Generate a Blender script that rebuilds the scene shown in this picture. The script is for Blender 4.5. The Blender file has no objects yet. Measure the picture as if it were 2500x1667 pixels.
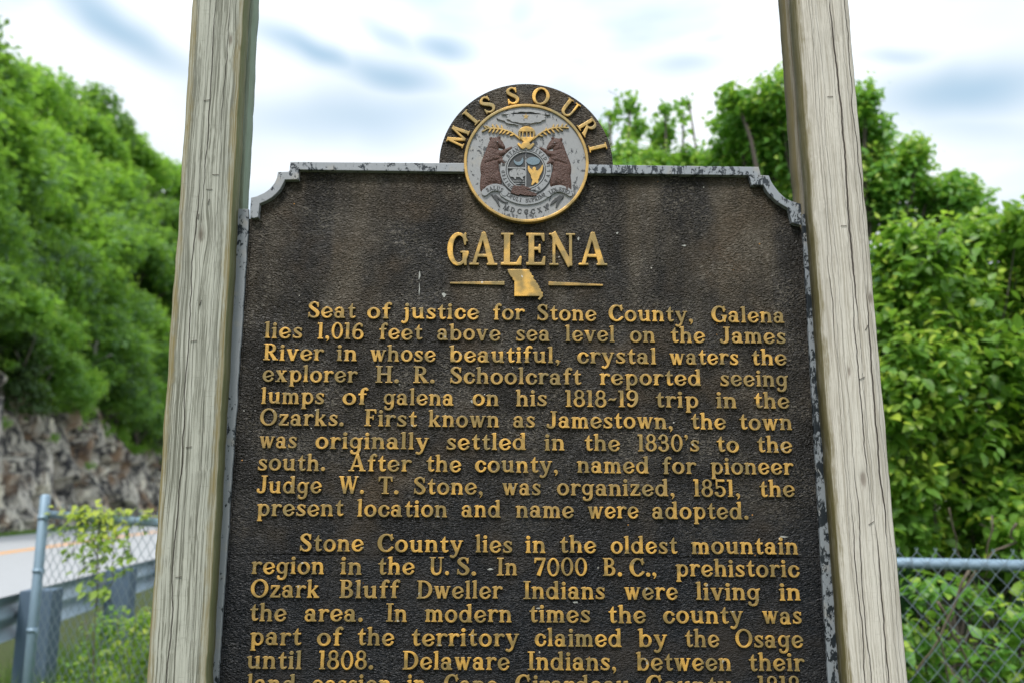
import bpy, math, random
import numpy as np
from mathutils import Matrix, Vector
rng = np.random.default_rng(7); random.seed(7)
R = math.radians
C = bpy.context.scene.collection
SC = bpy.context.scene
# ---------------------------------------------------------------- camera
EYE = 1.6
PITCH, ROLL, YAW, TILT = R(10.4304), R(-0.1575), R(1.0121), R(0.5832)
PLANE_Y = 1.63
cam_d = bpy.data.cameras.new('camera'); cam = bpy.data.objects.new('camera', cam_d); C.objects.link(cam)
cam.matrix_world = Matrix.Translation((0, 0, EYE)) @ Matrix.Rotation(R(90)+PITCH, 4, 'X') @ Matrix.Rotation(ROLL, 4, 'Z')
cam_d.lens = 30; cam_d.sensor_width = 36; cam_d.clip_start = .05; cam_d.clip_end = 2000
cam_d.dof.use_dof = True; cam_d.dof.focus_distance = 1.62; cam_d.dof.aperture_fstop = 3.3
SC.camera = cam
# ---------------------------------------------------------------- world
SUN_EL, SUN_AZ = R(58), R(200)
world = bpy.data.worlds.new('World'); SC.world = world; world.use_nodes = True
nt = world.node_tree; nt.nodes.clear()
def N(tree, kind, **kw):
    n = tree.nodes.new(kind)
    for k, v in kw.items():
        if hasattr(n, k): setattr(n, k, v)
    return n
def put(tree, sock, v):
    if isinstance(v, bpy.types.NodeSocket): tree.links.new(v, sock)
    elif v is not None: sock.default_value = v
def M(tree, op, a, b=None, c=None, clamp=False):
    n = tree.nodes.new('ShaderNodeMath'); n.operation = op; n.use_clamp = clamp
    put(tree, n.inputs[0], a); put(tree, n.inputs[1], b); put(tree, n.inputs[2], c)
    return n.outputs[0]
def ramp(tree, f, a, b, lo=0., hi=1., smooth=True):
    n = tree.nodes.new('ShaderNodeMapRange'); n.interpolation_type = 'SMOOTHSTEP' if smooth else 'LINEAR'
    put(tree, n.inputs['Value'], f); n.inputs['From Min'].default_value = a; n.inputs['From Max'].default_value = b
    n.inputs['To Min'].default_value = lo; n.inputs['To Max'].default_value = hi
    return n.outputs[0]
def mixc(tree, f, a, b, mode='MIX'):
    n = tree.nodes.new('ShaderNodeMix'); n.data_type = 'RGBA'; n.blend_type = mode
    put(tree, n.inputs[0], f)
    for s, v in ((n.inputs[6], a), (n.inputs[7], b)):
        put(tree, s, (*v, 1) if isinstance(v, tuple) and len(v) == 3 else v)
    return n.outputs[2]
def noise(tree, vec, scale, detail=3, rough=.55, dist=0., w=None):
    n = tree.nodes.new('ShaderNodeTexNoise'); put(tree, n.inputs['Vector'], vec)
    n.inputs['Scale'].default_value = scale; n.inputs['Detail'].default_value = detail
    n.inputs['Roughness'].default_value = rough; n.inputs['Distortion'].default_value = dist
    return n.outputs['Fac']
def mapping(tree, vec, loc=(0, 0, 0), scale=(1, 1, 1), rot=(0, 0, 0)):
    n = tree.nodes.new('ShaderNodeMapping'); put(tree, n.inputs[0], vec)
    n.inputs[1].default_value = loc; n.inputs[2].default_value = rot; n.inputs[3].default_value = scale
    return n.outputs[0]
sky = N(nt, 'ShaderNodeTexSky', sky_type='NISHITA', sun_disc=False); sky.sun_elevation = SUN_EL; sky.sun_rotation = SUN_AZ
tc = N(nt, 'ShaderNodeTexCoord').outputs['Generated']
sx = N(nt, 'ShaderNodeSeparateXYZ'); put(nt, sx.inputs[0], tc)
az = M(nt, 'ARCTAN2', sx.outputs[0], sx.outputs[1]); el = M(nt, 'ARCSINE', sx.outputs[2])
dn = noise(nt, tc, 5, 3); dn2 = noise(nt, mapping(nt, tc, loc=(5, 3, 1)), 4, 3)
az2 = M(nt, 'ADD', az, M(nt, 'MULTIPLY', M(nt, 'SUBTRACT', dn, .5), .09)); el2 = M(nt, 'ADD', el, M(nt, 'MULTIPLY', M(nt, 'SUBTRACT', dn2, .5), .07))
# openings where thin blue shows between the clouds: azimuth, elevation, slant, half length, half width, strength (degrees)
OPEN = [(-26.4, 27.9, -25, 4.4, 0.99, 1.0), (-14.5, 28.2, -16, 2.9, 0.76, 0.95), (-8.9, 27.2, -5, 3.3, 0.99, 0.85), (-10.6, 24.4, 9, 6.8, 1.75, 0.65), (-4.8, 29.1, 3, 1.9, 0.70, 0.8), (-8.6, 29.5, -26, 2.0, 0.58, 0.6), (1.0, 31.3, 3, 1.1, 0.87, 0.45), (13.2, 28.2, -3, 2.3, 0.76, 0.55), (29.9, 23.1, -8, 4.1, 1.46, 0.85), (26.5, 26.1, -11, 2.0, 0.47, 0.55), (29.4, 21.1, -21, 3.5, 0.76, 0.4), (-33.0, 24.0, -20, 0.9, 0.87, 0.7), (-9.3, 31.9, -9, 2.4, 0.47, 0.4), (15.7, 29.7, -8, 0.9, 0.35, 0.35), (-20.3, 25.2, -15, 1.8, 1.17, 0.45), (0.8, 27.3, -6, 3.1, 0.52, 0.25), 
        (46, 32, 10, 9, 3, .6), (-50, 24, -10, 9, 3, .6), (90, 40, 10, 16, 5, .7), (-100, 45, 0, 18, 5, .7), (170, 50, 20, 18, 5, .7), (-20, 52, 10, 14, 5, .7), (30, 60, 0, 16, 5, .7)]
op = None
for a, e, s, hl, hw, st in OPEN:
    hw *= 1.15; hl *= 1.2; st = min(1, st*1.15)
    da = M(nt, 'MULTIPLY', M(nt, 'SUBTRACT', az2, R(a)), math.cos(R(e))); de = M(nt, 'SUBTRACT', el2, R(e)); c_, s_ = math.cos(R(s)), math.sin(R(s))
    p = M(nt, 'ADD', M(nt, 'MULTIPLY', da, c_/R(hl)), M(nt, 'MULTIPLY', de, s_/R(hl)))
    q = M(nt, 'ADD', M(nt, 'MULTIPLY', da, -s_/R(hw)), M(nt, 'MULTIPLY', de, c_/R(hw)))
    r2 = M(nt, 'ADD', M(nt, 'MULTIPLY', p, p), M(nt, 'MULTIPLY', q, q))
    g = M(nt, 'MULTIPLY', M(nt, 'EXPONENT', M(nt, 'MULTIPLY', r2, -.8)), st)
    op = g if op is None else M(nt, 'MAXIMUM', op, g)
soft = ramp(nt, noise(nt, mapping(nt, tc, loc=(2, 7, 1), scale=(1, 1, 3)), 3.2, 4, .5), .42, .66, 0, .62)
op = M(nt, 'MAXIMUM', op, soft)
thin = mixc(nt, .88, sky.outputs[0], (2.5, 3.45, 4.25))       # sky seen through thin veil
cloud = mixc(nt, ramp(nt, noise(nt, mapping(nt, tc, scale=(1, 1, 2)), 2.5, 3), .35, .7), (4.75, 5.15, 5.5), (6.3, 6.5, 6.8))
col = mixc(nt, op, cloud, thin)
zen = ramp(nt, sx.outputs[2], .45, 1.0, 1.0, 1.75, False)      # an overcast sky brightens towards the zenith
vm = nt.nodes.new('ShaderNodeVectorMath'); vm.operation = 'SCALE'; nt.links.new(col, vm.inputs[0]); nt.links.new(zen, vm.inputs['Scale']); col = vm.outputs[0]
bg = N(nt, 'ShaderNodeBackground'); put(nt, bg.inputs[0], col); bg.inputs[1].default_value = .10
wo = N(nt, 'ShaderNodeOutputWorld'); nt.links.new(bg.outputs[0], wo.inputs[0])
sun_d = bpy.data.lights.new('sun', 'SUN'); sun_d.energy = 1.5; sun_d.angle = R(14); sun_d.color = (1, .96, .90)
sun = bpy.data.objects.new('sun', sun_d); C.objects.link(sun)
# sky rotation: azimuth measured clockwise from +Y
sd = Vector((math.sin(SUN_AZ)*math.cos(SUN_EL), math.cos(SUN_AZ)*math.cos(SUN_EL), math.sin(SUN_EL)))
sun.rotation_euler = sd.to_track_quat('Z', 'Y').to_euler(); sun.location = sd*50
SC.view_settings.view_transform = 'Standard'; SC.view_settings.look = 'None'; SC.view_settings.gamma = 1
SC.view_settings.use_curve_mapping = False; SC.view_settings.exposure = 1.03
SC.render.engine = 'CYCLES'; SC.cycles.max_bounces = 9; SC.cycles.diffuse_bounces = 5; SC.cycles.transmission_bounces = 6; SC.cycles.transparent_max_bounces = 6
try: SC.cycles.use_denoising = True
except Exception: pass
# ---------------------------------------------------------------- helpers
def tag(o, label=None, cat=None, group=None, kind=None):
    for k, v in (('label', label), ('category', cat), ('group', group), ('kind', kind)):
        if v: o[k] = v
    return o
def link(o, parent=None):
    C.objects.link(o)
    if parent: o.parent = parent
    return o
def empty(name, loc=(0, 0, 0), rot=(0, 0, 0)):
    o = bpy.data.objects.new(name, None); o.location = loc; o.rotation_euler = rot; o.empty_display_size = .1; return link(o)
def npmesh(name, V, F, mat=None, smooth=False, attr=None):
    V = np.asarray(V, np.float32); F = np.asarray(F, np.int32); k = F.shape[1]
    m = bpy.data.meshes.new(name); m.vertices.add(len(V)); m.vertices.foreach_set('co', V.ravel())
    m.loops.add(F.size); m.loops.foreach_set('vertex_index', F.ravel())
    m.polygons.add(len(F)); m.polygons.foreach_set('loop_start', np.arange(len(F), dtype=np.int32)*k)
    if smooth: m.polygons.foreach_set('use_smooth', np.ones(len(F), bool))
    if attr is not None:
        a = m.attributes.new('tone', 'FLOAT', 'POINT'); a.data.foreach_set('value', np.asarray(attr, np.float32))
    m.update(calc_edges=True); m.validate()
    if mat: m.materials.append(mat)
    return m
class MB:
    """collects mixed faces for one mesh"""
    def __init__(s): s.v = []; s.f = []; s.sm = []
    def add(s, V, F, smooth=False):
        b = len(s.v); s.v += [tuple(p) for p in V]; s.f += [tuple(i+b for i in f) for f in F]; s.sm += [smooth]*len(F)
    def box(s, x0, x1, y0, y1, z0, z1, mat=None):
        V = [(x, y, z) for z in (z0, z1) for y in (y0, y1) for x in (x0, x1)]
        if mat is not None: V = [tuple(mat @ Vector(p)) for p in V]
        s.add(V, [(0, 2, 3, 1), (4, 5, 7, 6), (0, 1, 5, 4), (1, 3, 7, 5), (3, 2, 6, 7), (2, 0, 4, 6)])
    def tube(s, pts, rad, n=8, caps=True):
        pts = [Vector(p) for p in pts]; rad = [rad]*len(pts) if isinstance(rad, (int, float)) else rad
        V = []; up = None
        for i, p in enumerate(pts):
            d = (pts[min(i+1, len(pts)-1)]-pts[max(i-1, 0)]).normalized()
            if up is None: up = d.orthogonal().normalized()
            up = (up-d*up.dot(d)); up = up.normalized() if up.length > 1e-6 else d.orthogonal().normalized()
            w = d.cross(up)
            V += [p+(up*math.cos(2*math.pi*k/n)+w*math.sin(2*math.pi*k/n))*rad[i] for k in range(n)]
        F = [(i*n+k, i*n+(k+1) % n, (i+1)*n+(k+1) % n, (i+1)*n+k) for i in range(len(pts)-1) for k in range(n)]
        s.add(V, F, True)
        if caps:
            b = len(s.v)-len(V); s.f += [tuple(b+k for k in range(n))[::-1], tuple(b+(len(pts)-1)*n+k for k in range(n))]; s.sm += [False, False]
    def mesh(s, name, mat=None):
        m = bpy.data.meshes.new(name); m.from_pydata(s.v, [], s.f); m.polygons.foreach_set('use_smooth', s.sm); m.update()
        if mat: m.materials.append(mat)
        return m
    def obj(s, name, mat=None, parent=None): return link(bpy.data.objects.new(name, s.mesh(name, mat)), parent)
def ob(name, mesh, parent=None, mat=None):
    if mat and not mesh.materials: mesh.materials.append(mat)
    return link(bpy.data.objects.new(name, mesh), parent)
# ---------------------------------------------------------------- materials
def newmat(name, rough=.6, metal=0., spec=.5):
    m = bpy.data.materials.new(name); m.use_nodes = True; t = m.node_tree; b = t.nodes['Principled BSDF']
    b.inputs['Roughness'].default_value = rough; b.inputs['Metallic'].default_value = metal
    b.inputs['Specular IOR Level'].default_value = spec
    return m, t, b
def ocoord(t): return N(t, 'ShaderNodeTexCoord').outputs['Object']
def bump(t, b, h, dist, strength=1.):
    n = t.nodes.new('ShaderNodeBump'); put(t, n.inputs['Height'], h); n.inputs['Distance'].default_value = dist; n.inputs['Strength'].default_value = strength
    put(t, b.inputs['Normal'], n.outputs[0])
def mat_field():
    m, t, b = newmat('dark cast metal paint', .42, 0, .34); o = ocoord(t)
    warp = mapping(t, o, scale=(1, 1, 1.9), rot=(0, R(22), 0))
    n1 = noise(t, warp, 85, 2, .55, .7); n2 = noise(t, mapping(t, warp, loc=(3, 1, 2)), 170, 1, .5, .5)
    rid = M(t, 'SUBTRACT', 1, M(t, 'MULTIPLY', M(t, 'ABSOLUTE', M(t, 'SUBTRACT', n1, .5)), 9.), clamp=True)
    h = M(t, 'ADD', M(t, 'MULTIPLY', rid, .45), M(t, 'MULTIPLY', n2, 1.0))
    zz = N(t, 'ShaderNodeSeparateXYZ'); put(t, zz.inputs[0], o)
    amt = M(t, 'MULTIPLY', ramp(t, noise(t, o, 9, 2), .3, .65, .30, 1.), ramp(t, zz.outputs[2], .45, 1.25, .42, 1.))
    bump(t, b, M(t, 'MULTIPLY', h, amt), .0085, 1.)
    big = noise(t, o, 5.5, 3, .6); z = N(t, 'ShaderNodeSeparateXYZ'); put(t, z.inputs[0], o)
    low = ramp(t, M(t, 'ADD', z.outputs[2], M(t, 'MULTIPLY', M(t, 'SUBTRACT', big, .5), .35)), .55, .95, 0, 1)
    c = mixc(t, low, (.0022, .0035, .0065), (.011, .009, .007))  # lighter upward: sky sheen on the upper plate put into the colour
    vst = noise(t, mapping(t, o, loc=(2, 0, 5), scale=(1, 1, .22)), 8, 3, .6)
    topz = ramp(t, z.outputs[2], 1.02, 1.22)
    c = mixc(t, M(t, 'MULTIPLY', ramp(t, vst, .40, .64), M(t, 'ADD', .06, M(t, 'MULTIPLY', topz, .85))), c, (.082, .063, .040))  # streak stains, with sky sheen painted in towards the top
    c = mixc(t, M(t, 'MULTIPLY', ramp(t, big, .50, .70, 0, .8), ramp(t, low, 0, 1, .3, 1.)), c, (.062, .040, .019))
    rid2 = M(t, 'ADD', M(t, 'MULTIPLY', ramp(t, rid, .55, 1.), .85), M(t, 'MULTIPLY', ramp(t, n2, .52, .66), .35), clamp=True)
    c = mixc(t, M(t, 'MULTIPLY', rid2, M(t, 'MULTIPLY', ramp(t, low, 0, 1, .08, .72), ramp(t, noise(t, mapping(t, o, loc=(9, 9, 1)), 11, 2), .38, .64, .12, .95))), c, (.20, .175, .14))  # pale crinkle ridges: light caught on the wrinkles, painted as colour
    v = N(t, 'ShaderNodeTexVoronoi'); put(t, v.inputs['Vector'], o); v.inputs['Scale'].default_value = 55
    sp = N(t, 'ShaderNodeSeparateColor'); put(t, sp.inputs[0], v.outputs['Color'])
    rare = M(t, 'GREATER_THAN', sp.outputs[0], .80); sz = M(t, 'MULTIPLY', sp.outputs[1], .085)
    dot = M(t, 'MULTIPLY', rare, M(t, 'LESS_THAN', v.outputs['Distance'], sz))
    c = mixc(t, dot, c, mixc(t, M(t, 'GREATER_THAN', sp.outputs[2], .55), (.50, .48, .42), (.42, .20, .05)))
    dustn = ramp(t, noise(t, mapping(t, o, loc=(4, 2, 7)), 900, 2, .7), .66, .80, 0, .35)
    c = mixc(t, M(t, 'MULTIPLY', dustn, .5), c, (.16, .155, .15))
    put(t, b.inputs['Base Color'], c); put(t, b.inputs['Roughness'], ramp(t, big, .35, .7, .40, .58))
    return m
def mat_gold(name, bright=1., y_lo=-.0012, y_hi=-.0026):
    m, t, b = newmat(name, .42, .35, .5); o = ocoord(t)
    n = noise(t, o, 26, 2, .6); f = noise(t, o, 420, 3, .75); g = noise(t, mapping(t, o, loc=(1, 5, 2)), 9, 2)
    a = mixc(t, ramp(t, n, .40, .62), (.29*bright, .20*bright, .07*bright), (.74*bright, .42*bright, .09*bright))
    a = mixc(t, ramp(t, g, .55, .72, 0, .65), a, (.25*bright, .21*bright, .10*bright))
    oi = N(t, 'ShaderNodeObjectInfo')
    a = mixc(t, ramp(t, M(t, 'ADD', oi.outputs['Random'], M(t, 'MULTIPLY', M(t, 'SUBTRACT', n, .5), 2.2)), .45, 1.15, 0, .45), a, (.20*bright, .165*bright, .085*bright))
    a = mixc(t, ramp(t, f, .56, .70, 0, .6), a, (.12, .072, .022))
    a = mixc(t, ramp(t, noise(t, mapping(t, o, loc=(7, 1, 0)), 75, 2, .7), .70, .76, 0, .8), a, (.55, .53, .48))
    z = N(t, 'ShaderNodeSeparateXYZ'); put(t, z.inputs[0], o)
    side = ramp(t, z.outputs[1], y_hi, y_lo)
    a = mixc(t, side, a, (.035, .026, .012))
    put(t, b.inputs['Base Color'], a); put(t, b.inputs['Roughness'], ramp(t, f, .3, .7, .34, .58))
    bump(t, b, f, .0005, .6)
    return m
def mat_silver(name, peel=.5, dark=(.022, .028, .034), tone=(.30, .335, .385)):
    m, t, b = newmat(name, .5, .1, .5); o = ocoord(t)
    big = noise(t, o, 14, 3, .6); f = noise(t, mapping(t, o, scale=(1, 1, .6)), 95, 4, .75, .4)
    msk = ramp(t, M(t, 'ADD', M(t, 'MULTIPLY', f, .65), M(t, 'MULTIPLY', big, .35)), peel, peel+.018)
    s = mixc(t, noise(t, o, 260, 3, .7), tuple(c*.82 for c in tone), tuple(min(1, c*1.12) for c in tone))
    s = mixc(t, ramp(t, noise(t, mapping(t, o, loc=(3, 3, 3)), 30, 2), .55, .75, 0, .5), s, (.36, .33, .28))
    put(t, b.inputs['Base Color'], mixc(t, msk, s, dark)); put(t, b.inputs['Roughness'], ramp(t, msk, 0, 1, .5, .3))
    bump(t, b, M(t, 'SUBTRACT', 1, msk), .0004, 1.)
    return m
def mat_wood(name, light, dark, alg, cracks, knots, w, hollow=.0, edge=.016, both=True, dens=1.0, side=(.15, .12, .05)):
    """weathered timber; x across the board (0 at its middle), z up"""
    m, t, b = newmat(name, .85, 0, .25); o = ocoord(t); s = N(t, 'ShaderNodeSeparateXYZ'); put(t, s.inputs[0], o)
    X, Y, Z = s.outputs
    wob = M(t, 'MULTIPLY', M(t, 'SUBTRACT', noise(t, mapping(t, o, scale=(.2, .2, 1)), 3.2, 2), .5), .014)
    wob2 = M(t, 'MULTIPLY', M(t, 'SUBTRACT', noise(t, mapping(t, o, scale=(6, 6, 1)), 9, 3, .6), .5), .0022)
    gx = M(t, 'ADD', M(t, 'ADD', X, wob), wob2); kd = None
    for kx, kz, kr in knots:
        dx = M(t, 'SUBTRACT', X, kx); dz = M(t, 'SUBTRACT', Z, kz)
        r2 = M(t, 'ADD', M(t, 'MULTIPLY', M(t, 'MULTIPLY', dx, dx), 1/kr**2), M(t, 'MULTIPLY', M(t, 'MULTIPLY', dz, dz), 1/(kr*2.6)**2))
        g = M(t, 'EXPONENT', M(t, 'MULTIPLY', r2, -.9))
        gx = M(t, 'SUBTRACT', gx, M(t, 'MULTIPLY', M(t, 'MULTIPLY', dx, g), .72))
        core = M(t, 'EXPONENT', M(t, 'MULTIPLY', r2, -8.)); kd = core if kd is None else M(t, 'MAXIMUM', kd, core)
    cv = N(t, 'ShaderNodeCombineXYZ'); put(t, cv.inputs[0], gx); put(t, cv.inputs[1], Y); put(t, cv.inputs[2], M(t, 'MULTIPLY', Z, .012))
    g1 = noise(t, cv.outputs[0], 190*dens, 2, .6); g2 = noise(t, mapping(t, cv.outputs[0], loc=(3, 0, 0)), 560*dens, 2, .7); g0 = noise(t, mapping(t, cv.outputs[0], loc=(7, 0, 0)), 55, 2, .5)
    fib = noise(t, mapping(t, o, scale=(1, 1, .05)), 1100, 2, .8)
    gr = M(t, 'ADD', M(t, 'ADD', M(t, 'MULTIPLY', g1, .40), M(t, 'MULTIPLY', g2, .42)), M(t, 'MULTIPLY', g0, .18))
    c = mixc(t, ramp(t, gr, .41, .56), dark, light)
    c = mixc(t, ramp(t, noise(t, mapping(t, o, scale=(1.6, 1.6, .35)), 11, 3, .6), .45, .75, 0, .35), c, tuple(v*.62 for v in light))
    c = mixc(t, ramp(t, fib, .55, .75, 0, .35), c, tuple(v*.55 for v in dark))
    cross = noise(t, mapping(t, o, scale=(.25, .25, 2)), 120, 2, .7)
    c = mixc(t, ramp(t, cross, .64, .72, 0, .22), c, dark)
    # algae along the arrises
    e = M(t, 'SUBTRACT', w/2, M(t, 'ABSOLUTE', X)) if both else M(t, 'ADD', X, w/2)
    an = noise(t, mapping(t, o, scale=(3, 3, .8)), 22, 3, .65)
    am = ramp(t, M(t, 'SUBTRACT', e, M(t, 'MULTIPLY', M(t, 'SUBTRACT', an, .5), .03)), edge*.2, edge, .85, 0)
    c = mixc(t, M(t, 'MULTIPLY', am, ramp(t, gr, .42, .60, .95, .45)), c, alg)
    # inner and outer narrow sides grow mossier
    ge = N(t, 'ShaderNodeNewGeometry'); sn = N(t, 'ShaderNodeSeparateXYZ')
    tcn = N(t, 'ShaderNodeTexCoord'); put(t, sn.inputs[0], tcn.outputs['Normal'])
    sidef = ramp(t, M(t, 'ABSOLUTE', sn.outputs[0]), .6, .9, 0, .85)
    c = mixc(t, M(t, 'MULTIPLY', sidef, ramp(t, an, .3, .6, .65, 1)), c, side)
    ck = None
    for cx, z0, z1, wd, ph in cracks:
        ln = M(t, 'ADD', cx, M(t, 'MULTIPLY', M(t, 'SUBTRACT', noise(t, mapping(t, o, loc=(ph, 0, 0), scale=(.01, .01, 1)), 6, 4, .6), .5), .022))
        tp = M(t, 'MULTIPLY', ramp(t, Z, z0, z0+.14), ramp(t, Z, z1-.14, z1, 1, 0))
        d = M(t, 'SUBTRACT', M(t, 'MULTIPLY', tp, wd), M(t, 'ABSOLUTE', M(t, 'SUBTRACT', X, ln)))
        k = ramp(t, d, -.0004, .0003, smooth=False); ck = k if ck is None else M(t, 'MAXIMUM', ck, k)
    if kd is not None:
        kr_ = ramp(t, M(t, 'ADD', kd, M(t, 'MULTIPLY', M(t, 'SUBTRACT', g2, .5), 1.6)), .45, .95)
        c = mixc(t, M(t, 'MULTIPLY', kd, .35), c, (.16, .12, .09)); c = mixc(t, M(t, 'MULTIPLY', kr_, .5), c, (.11, .075, .055))
    h = M(t, 'ADD', gr, M(t, 'MULTIPLY', fib, .12))
    if ck is not None:
        c = mixc(t, M(t, 'MULTIPLY', ck, .92), c, (.035, .022, .016)); h = M(t, 'SUBTRACT', h, M(t, 'MULTIPLY', ck, 1.2))
    if kd is not None: h = M(t, 'SUBTRACT', h, M(t, 'MULTIPLY', kd, .5))
    put(t, b.inputs['Base Color'], c); bump(t, b, h, .0022, .9)
    return m
def mat_simple(name, col, rough=.6, metal=0., n=30, amt=.25, bmp=0., spec=.5):
    m, t, b = newmat(name, rough, metal, spec); o = ocoord(t); f = noise(t, o, n, 4, .65)
    put(t, b.inputs['Base Color'], mixc(t, f, tuple(c*(1-amt) for c in col), tuple(min(1, c*(1+amt)) for c in col)))
    if bmp: bump(t, b, f, bmp)
    return m
def mat_leaf(name, a, b_, young, trans=.45, rough=.5):
    m = bpy.data.materials.new(name); m.use_nodes = True; t = m.node_tree; p = t.nodes['Principled BSDF']
    g = N(t, 'ShaderNodeNewGeometry'); at = N(t, 'ShaderNodeAttribute', attribute_name='tone'); oi = N(t, 'ShaderNodeObjectInfo')
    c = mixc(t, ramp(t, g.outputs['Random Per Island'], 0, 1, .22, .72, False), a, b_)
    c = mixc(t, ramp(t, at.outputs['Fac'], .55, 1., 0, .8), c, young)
    c = mixc(t, ramp(t, oi.outputs['Random'], 0, 1, 0, .45, False), c, tuple(v*.65 for v in a))
    put(t, p.inputs['Base Color'], c); p.inputs['Roughness'].default_value = rough; p.inputs['Specular IOR Level'].default_value = .5
    tr = N(t, 'ShaderNodeBsdfTranslucent'); put(t, tr.inputs[0], mixc(t, .6, c, (.40, .70, .06)))
    mx = N(t, 'ShaderNodeMixShader'); mx.inputs[0].default_value = trans
    out = [n for n in t.nodes if n.type == 'OUTPUT_MATERIAL'][0]
    t.links.new(p.outputs[0], mx.inputs[1]); t.links.new(tr.outputs[0], mx.inputs[2]); t.links.new(mx.outputs[0], out.inputs[0])
    return m
# ---------------------------------------------------------------- lettering
# every character is a signed field (negative inside) traced to outlines
FRES = 0.02
fx = np.arange(-0.16, 1.40, FRES); fy = np.arange(-0.44, 1.20, FRES)
GX, GY = np.meshgrid(fx, fy); FGX, FGY = GX, GY

def f_poly(*p):
    p = np.array(p, float)
    a = sum(p[i-1][0]*p[i][1]-p[i][0]*p[i-1][1] for i in range(len(p)))
    if a < 0: p = p[::-1]
    r = np.full(GX.shape, -9.0)
    for i in range(len(p)):
        x0, y0 = p[i-1]; x1, y1 = p[i]
        L = math.hypot(x1-x0, y1-y0)
        if L < 1e-9: continue
        r = np.maximum(r, ((GX-x0)*(y1-y0)-(GY-y0)*(x1-x0))/L)
    return r
def f_rect(x0, x1, y0, y1): return f_poly((x0, y0), (x1, y0), (x1, y1), (x0, y1))
def f_ell(cx, cy, rx, ry):
    q = np.sqrt(((GX-cx)/rx)**2+((GY-cy)/ry)**2)
    g = np.sqrt(((GX-cx)/rx**2)**2+((GY-cy)/ry**2)**2)+1e-6
    return np.where(q > 0.15, (q-1)*q/g, -min(rx, ry))
def U(*a):
    r = a[0]
    for b in a[1:]: r = np.minimum(r, b)
    return r
def I(*a):
    r = a[0]
    for b in a[1:]: r = np.maximum(r, b)
    return r
def D(a, *bs):
    for b in bs: a = np.maximum(a, -b)
    return a
def f_ring(cx, cy, rx, ry, tw, th, tilt=0.0):
    return D(f_ell(cx, cy, rx, ry), f_ell(cx+tilt, cy, rx-tw, ry-th))
def f_line(x0, y0, x1, y1, w0, w1=None):
    w1 = w0 if w1 is None else w1
    L = math.hypot(x1-x0, y1-y0); nx, ny = -(y1-y0)/L/2, (x1-x0)/L/2
    return f_poly((x0+nx*w0, y0+ny*w0), (x0-nx*w0, y0-ny*w0), (x1-nx*w1, y1-ny*w1), (x1+nx*w1, y1+ny*w1))
def f_brush(*pts):           # smooth stroke through (x, y, width)
    p = np.array(pts, float); q = np.vstack([2*p[0]-p[1], p, 2*p[-1]-p[-2]]); o = []
    for i in range(1, len(q)-2):
        for t in np.linspace(0, 1, 7)[:-1]:
            o.append(.5*((2*q[i])+(-q[i-1]+q[i+1])*t+(2*q[i-1]-5*q[i]+4*q[i+1]-q[i+2])*t*t+(-q[i-1]+3*q[i]-3*q[i+1]+q[i+2])*t**3))
    o.append(p[-1]); r = np.full(GX.shape, 9.0)
    for a, b in zip(o[:-1], o[1:]):
        dx, dy = b[0]-a[0], b[1]-a[1]; L = dx*dx+dy*dy+1e-9
        t = np.clip(((GX-a[0])*dx+(GY-a[1])*dy)/L, 0, 1)
        r = np.minimum(r, np.hypot(GX-a[0]-t*dx, GY-a[1]-t*dy)-(a[2]+t*(b[2]-a[2]))/2)
    return r
def f_dot(x, y, r): return f_ell(x, y, r, r)
SW = 0.165
def foot(x, y=0.0, w=SW, l=.055, r=.055, s=1):
    return f_poly((x-w/2-l, y), (x+w/2+r, y), (x+w/2+r*.9, y+s*.045), (x+w/2, y+s*.10), (x-w/2, y+s*.10), (x-w/2-l*.9, y+s*.045))
def flag(x, y, w=SW):
    return f_poly((x-w/2-.085, y-.055), (x-w/2, y-.005), (x+w/2, y+.015), (x+w/2, y-.14), (x-w/2, y-.12), (x-w/2-.075, y-.085))
def stem(x, y0, y1, w=SW, f=True, t='flag'):
    r = f_rect(x-w/2, x+w/2, y0, y1)
    if f: r = U(r, foot(x, y0, w))
    if t == 'flag': r = U(r, flag(x, y1, w))
    if t == 'serif': r = U(r, foot(x, y1, w, s=-1))
    return r
XH = .68
def arch(x0, x1, f=True):
    """shoulder from stem x0 over to stem x1"""
    a = f_brush((x0+.02, XH-.20, .09), ((x0+x1)/2-.03, XH-.075, .12), (x1-.055, XH-.11, .155), (x1, XH-.26, SW), (x1, .30, SW))
    a = U(a, f_rect(x1-SW/2, x1+SW/2, 0, XH-.28))
    return U(a, foot(x1)) if f else a
def g_a():
    b = f_ring(.235, .205, .225, .22, .135, .10)
    t = f_brush((.10, .50, .15), (.17, .60, .11), (.28, .635, .10), (.40, .60, .13), (.455, .48, .16), (.455, .30, .16))
    return U(b, t, f_rect(.375, .535, .0, .46), f_poly((.44, 0), (.60, 0), (.62, .05), (.52, .12), (.42, .12))), .64
def g_b():
    return U(f_rect(.10-SW/2+.03, .10+SW/2+.03, 0, 1), flag(.13, 1.0), f_ring(.355, .335, .30, .35, .155, .10, .01)), .68
def g_c():
    r = D(f_ring(.32, .335, .31, .35, .165, .10, .03), f_poly((.34, .36), (.9, .20), (.9, .52), (.36, .42)))
    return U(r, f_dot(.515, .50, .085)), .61
def g_d():
    return U(f_rect(.475, .64, 0, 1), flag(.5575, 1.0), f_ring(.31, .335, .30, .35, .155, .10, -.01), foot(.5575, 0, SW, 0, .06)), .72
def g_e():
    r = f_ring(.325, .335, .315, .35, .155, .095, .015)
    r = D(r, f_poly((.36, .30), (.80, .16), (.82, .38), (.66, .395)))
    bar = I(f_line(.10, .235, .66, .425, .085), f_ell(.325, .335, .315, .35))
    return U(r, bar, I(f_poly((.42, .30), (.9, .47), (.9, .30), (.55, .30)), f_ell(.325, .335, .315, .35), -GY+.36)), .64
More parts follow.
